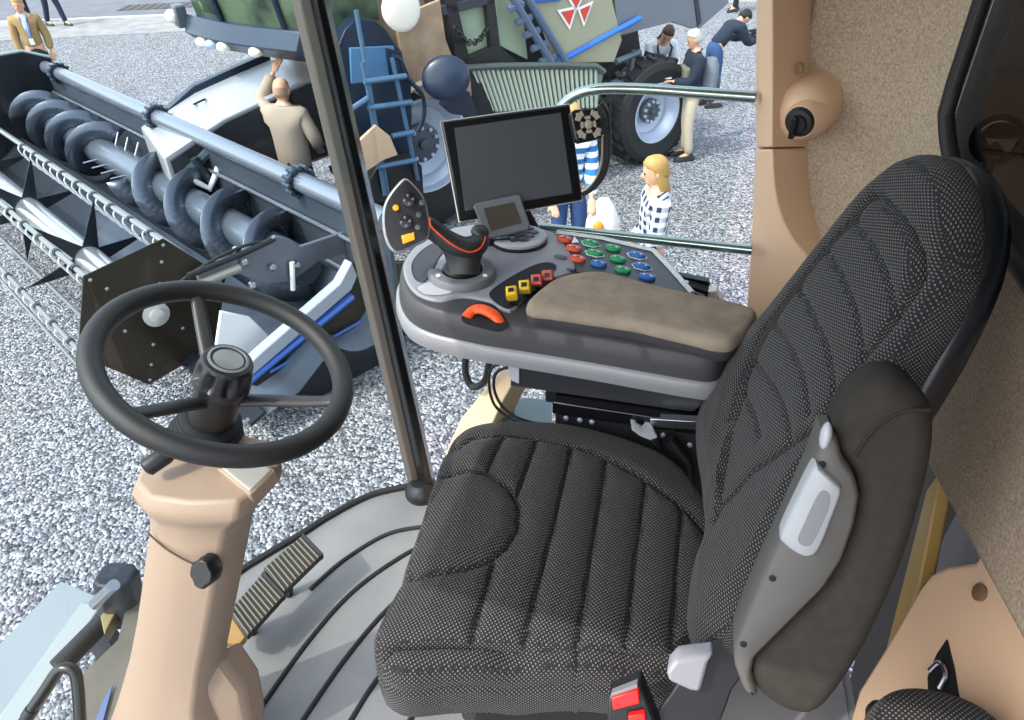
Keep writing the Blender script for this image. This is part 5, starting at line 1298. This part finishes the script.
p3 = at(277, 77, z=-.18); o, M, J = person('bald person in a beige jacket seen from behind, raising one hand toward the combine', (p3.x, p3.y, GZ), (-.15, 1), 1.75,
    dict(elL=(-.31, .16, 1.50), wrL=(-.15, .26, 1.76), shL=(-.19, .03, 1.44), elR=(.29, -.02, 1.16), wrR=(.22, .16, 1.02)), 'bald', BEIGEJ, DKT, None, 1.7, 0, 1.38)
MB(M).box((0, -.165, .86), (.012, .03, .2)).build('jacket_vent', DKT, o)
p4 = at(655, 30, z=-.52); o, M, J = person('brown-haired person in pale shirt with black straps leaning over behind the rear wheel', (p4.x, p4.y, GZ), (.55, -.8), 1.72,
    dict(waist=(0, .04, 1.05), chest=(0, .16, 1.22), nb=(0, .24, 1.33), neck=(0, .29, 1.39), head=(0, .36, 1.46), shL=(-.18, .22, 1.29), shR=(.18, .22, 1.29), elL=(-.22, .30, 1.03), elR=(.22, .30, 1.03), wrL=(-.08, .46, 1.0), wrR=(.10, .46, 1.0)), 'brown', cloth('white_shirt', '#d9dde4'), DKT, None, 0, .3)
for e in (-1, 1): MB(M).tube([(.06*e, .20, 1.40), (.11*e, .34, 1.28), (.06*e, .33, 1.10)], .016, 6).build('strap', BLACK, o)
cb_ = thing('camera', 'black camera held in the hands of the brown-haired person in the pale shirt', 'camera', M @ Vector((.01, .53, 1.0)))
MB(M).box((.01, .53, 1.0), (.15, .08, .10)).build('camera_body', BLACK, cb_, bevel=.008)
MB(M @ axis_frame((.01, .56, 1.0), (0, 1, 0))).lathe([(.04, 0), (.045, .07), (.035, .08)], 16).build('lens', BLACKG, cb_)
q = at(684, 158, z=GZ); o, M, J = person('grey-haired person in a navy and olive jacket with khaki trousers, standing at the rear wheel', (q.x, q.y, GZ), (-.85, -.35), 1.64,
    dict(elL=(-.22, .10, 1.12), wrL=(-.10, .34, 1.13), elR=(.22, .08, 1.12), wrR=(.12, .33, 1.12), head=(0, .055, 1.63)), 'grey', NAVYJ, KHAKI, None, .45, 0, 1.1)
MB(M).loft([[(x*w, .17+.0*h, 1.12+y*h) for x, y in ((-1, -1), (1, -1), (1, 1), (-1, 1))] for w, h in ((.14, .16),)]+[[(x*.15, .10, 1.12+y*.18) for x, y in ((-1, -1), (1, -1), (1, 1), (-1, 1))]]).build('vest_front', GREYJ, o, bevel=.02)
bp_ = thing('backpack', 'grey backpack on the back of the grey-haired person in navy', 'backpack', M @ Vector((0, -.25, 1.1)))
MB(M).loft([[(w*cos(2*pi*k/16)*(1.0), -.22+d*sin(2*pi*k/16), z) for k in range(16)] for w, d, z in ((.10, .06, .86), (.16, .11, .92), (.17, .12, 1.1), (.15, .11, 1.3), (.10, .07, 1.38))]).build('bag_body', cloth('backpack_grey', '#6c7480'), bp_)
MB(M).loft([[(w*cos(2*pi*k/16), -.33+d*sin(2*pi*k/16), z) for k in range(16)] for w, d, z in ((.08, .03, .92), (.11, .05, .96), (.11, .05, 1.1), (.08, .03, 1.15))]).build('bag_pocket', cloth('backpack_dark', '#4e5560'), bp_)
np_ = thing('notepad', 'white paper held by the grey-haired person in navy', 'paper', M @ Vector((0, .45, 1.16)))
MB(M).box((0, .47, 1.17), (.21, .26, .012), ).build('sheet', WHITE, np_)
q = at(707, 106, z=GZ); o, M, J = person('person in dark jacket and jeans bending forward, carrying a black crate', (q.x, q.y, GZ), (.75, .6), 1.7,
    dict(waist=(0, .08, 1.04), chest=(0, .24, 1.16), nb=(0, .36, 1.25), neck=(0, .42, 1.29), head=(0, .50, 1.33), shL=(-.18, .34, 1.21), shR=(.18, .34, 1.21), elL=(-.2, .48, .98), elR=(.2, .48, .98), wrL=(-.16, .68, 1.0), wrR=(.16, .68, 1.0)), 'dark', NAVYJ, JEANS, None, .3)
ct = thing('crate', 'black slotted crate carried by the person bending forward in jeans', 'crate', M @ Vector((0, .9, .95)))
CRM = mat('crate_black', '#1a1b1d', .5)
MB(M).box((0, .9, .92), (.34, .26, .02)).build('crate_base', CRM, ct)
for x, y, sx_, sy_ in ((-.17, .9, .015, .26), (.17, .9, .015, .26), (0, .77, .34, .015), (0, 1.03, .34, .015)):
    for z in (.96, 1.02, 1.08): MB(M).box((x, y, z), (sx_, sy_, .035)).build('crate_slat', CRM, ct)
MB(M).tube([(0, .70, 1.0), (0, .72, 1.12), (0, .9, 1.13), (0, 1.06, 1.10)], .014, 8).build('crate_handle', CRM, ct)
q = at(737, 11, z=GZ); person('person in black trousers whose legs show at the top edge by the pillar', (q.x, q.y, GZ), (-.8, -.5), 1.75, dict(knL=(-.1, .12, .5), anL=(-.1, .14, .1), toL=(-.11, .30, .04)), 'dark', cloth('black_coat', '#1c1d20'), cloth('black_trousers', '#17181b'), None, .3)
PLAID = patterned('plaid_navy_white', 'plaid', '#1c2747', '#dfe4ea', .075)
p8 = at(661, 157, z=-.30); person('blonde person in a navy and white checked shirt, standing beyond the side rail', (p8.x, p8.y, GZ), (-.9, -.25), 1.65, dict(elR=(.22, .0, 1.12), wrR=(.16, .16, .95), elL=(-.22, .02, 1.12), wrL=(-.14, .18, .96)), 'blonde', PLAID, JEANS, None, 0, 0, 1.15)
STRP = patterned('stripe_blue_white', 'stripe', '#2d6fa8', '#e8eef2', .10)
p9 = at(571, 104, z=-.24); o, M, J = person('person in a blue and white striped top and jeans, half hidden behind the monitor', (p9.x, p9.y, GZ), (.4, -.9), 1.72, dict(elL=(-.20, .05, 1.12), elR=(.24, .03, 1.12), wrL=(-.16, .25, .95), wrR=(.20, .2, .93)), 'fair', STRP, JEANS)
bg = thing('shopping_bag', 'white carrier bag with an orange item beside the striped person', 'bag', M @ Vector((-.30, .28, .55)))
MB(M).loft([[(-.27+w*cos(2*pi*k/16), .28+d*sin(2*pi*k/16), z) for k in range(16)] for w, d, z in ((.05, .04, .95), (.10, .07, .88), (.16, .10, .74), (.17, .11, .58), (.12, .09, .50))]).build('bag_body', cloth('bag_white', '#e2dcd8'), bg)
MB(M).ball((-.20, .39, .72), (.05, .04, .06)).build('orange_item', mat('fruit_orange', '#f08a1d', .5), bg)
# ================================================================ light
w = bpy.data.worlds.new('world'); SC.world = w; w.use_nodes = True; t = w.node_tree; t.nodes.clear()
o = t.nodes.new('ShaderNodeOutputWorld'); b = t.nodes.new('ShaderNodeBackground'); s = t.nodes.new('ShaderNodeTexSky')
SUN = Vector((-.42, -.50, .86)).normalized()
s.sky_type = 'NISHITA'; s.sun_disc = False; s.sun_elevation = math.asin(SUN.z); s.sun_rotation = atan2(SUN.x, SUN.y)
s.air_density = 1.0; s.dust_density = 2.5; s.ozone_density = 1
hs = t.nodes.new('ShaderNodeHueSaturation'); hs.inputs['Saturation'].default_value = .55; t.links.new(s.outputs[0], hs.inputs['Color']); t.links.new(hs.outputs[0], b.inputs[0]); b.inputs[1].default_value = .50; t.links.new(b.outputs[0], o.inputs[0])
ld = bpy.data.lights.new('sun', 'SUN'); ld.energy = 2.6; ld.angle = radians(.6); ld.color = (1, .95, .86)
lo_ = bpy.data.objects.new('sun', ld); COL.objects.link(lo_); lo_.rotation_euler = SUN.to_track_quat('Z', 'Y').to_euler()
vs_ = SC.view_settings
SC.display_settings.display_device = 'sRGB'; vs_.view_transform = 'Standard'; vs_.look = 'None'; vs_.exposure = .22; vs_.gamma = 1; vs_.use_curve_mapping = False
SC.cycles.use_denoising = True; SC.cycles.max_bounces = 10; SC.cycles.transparent_max_bounces = 16
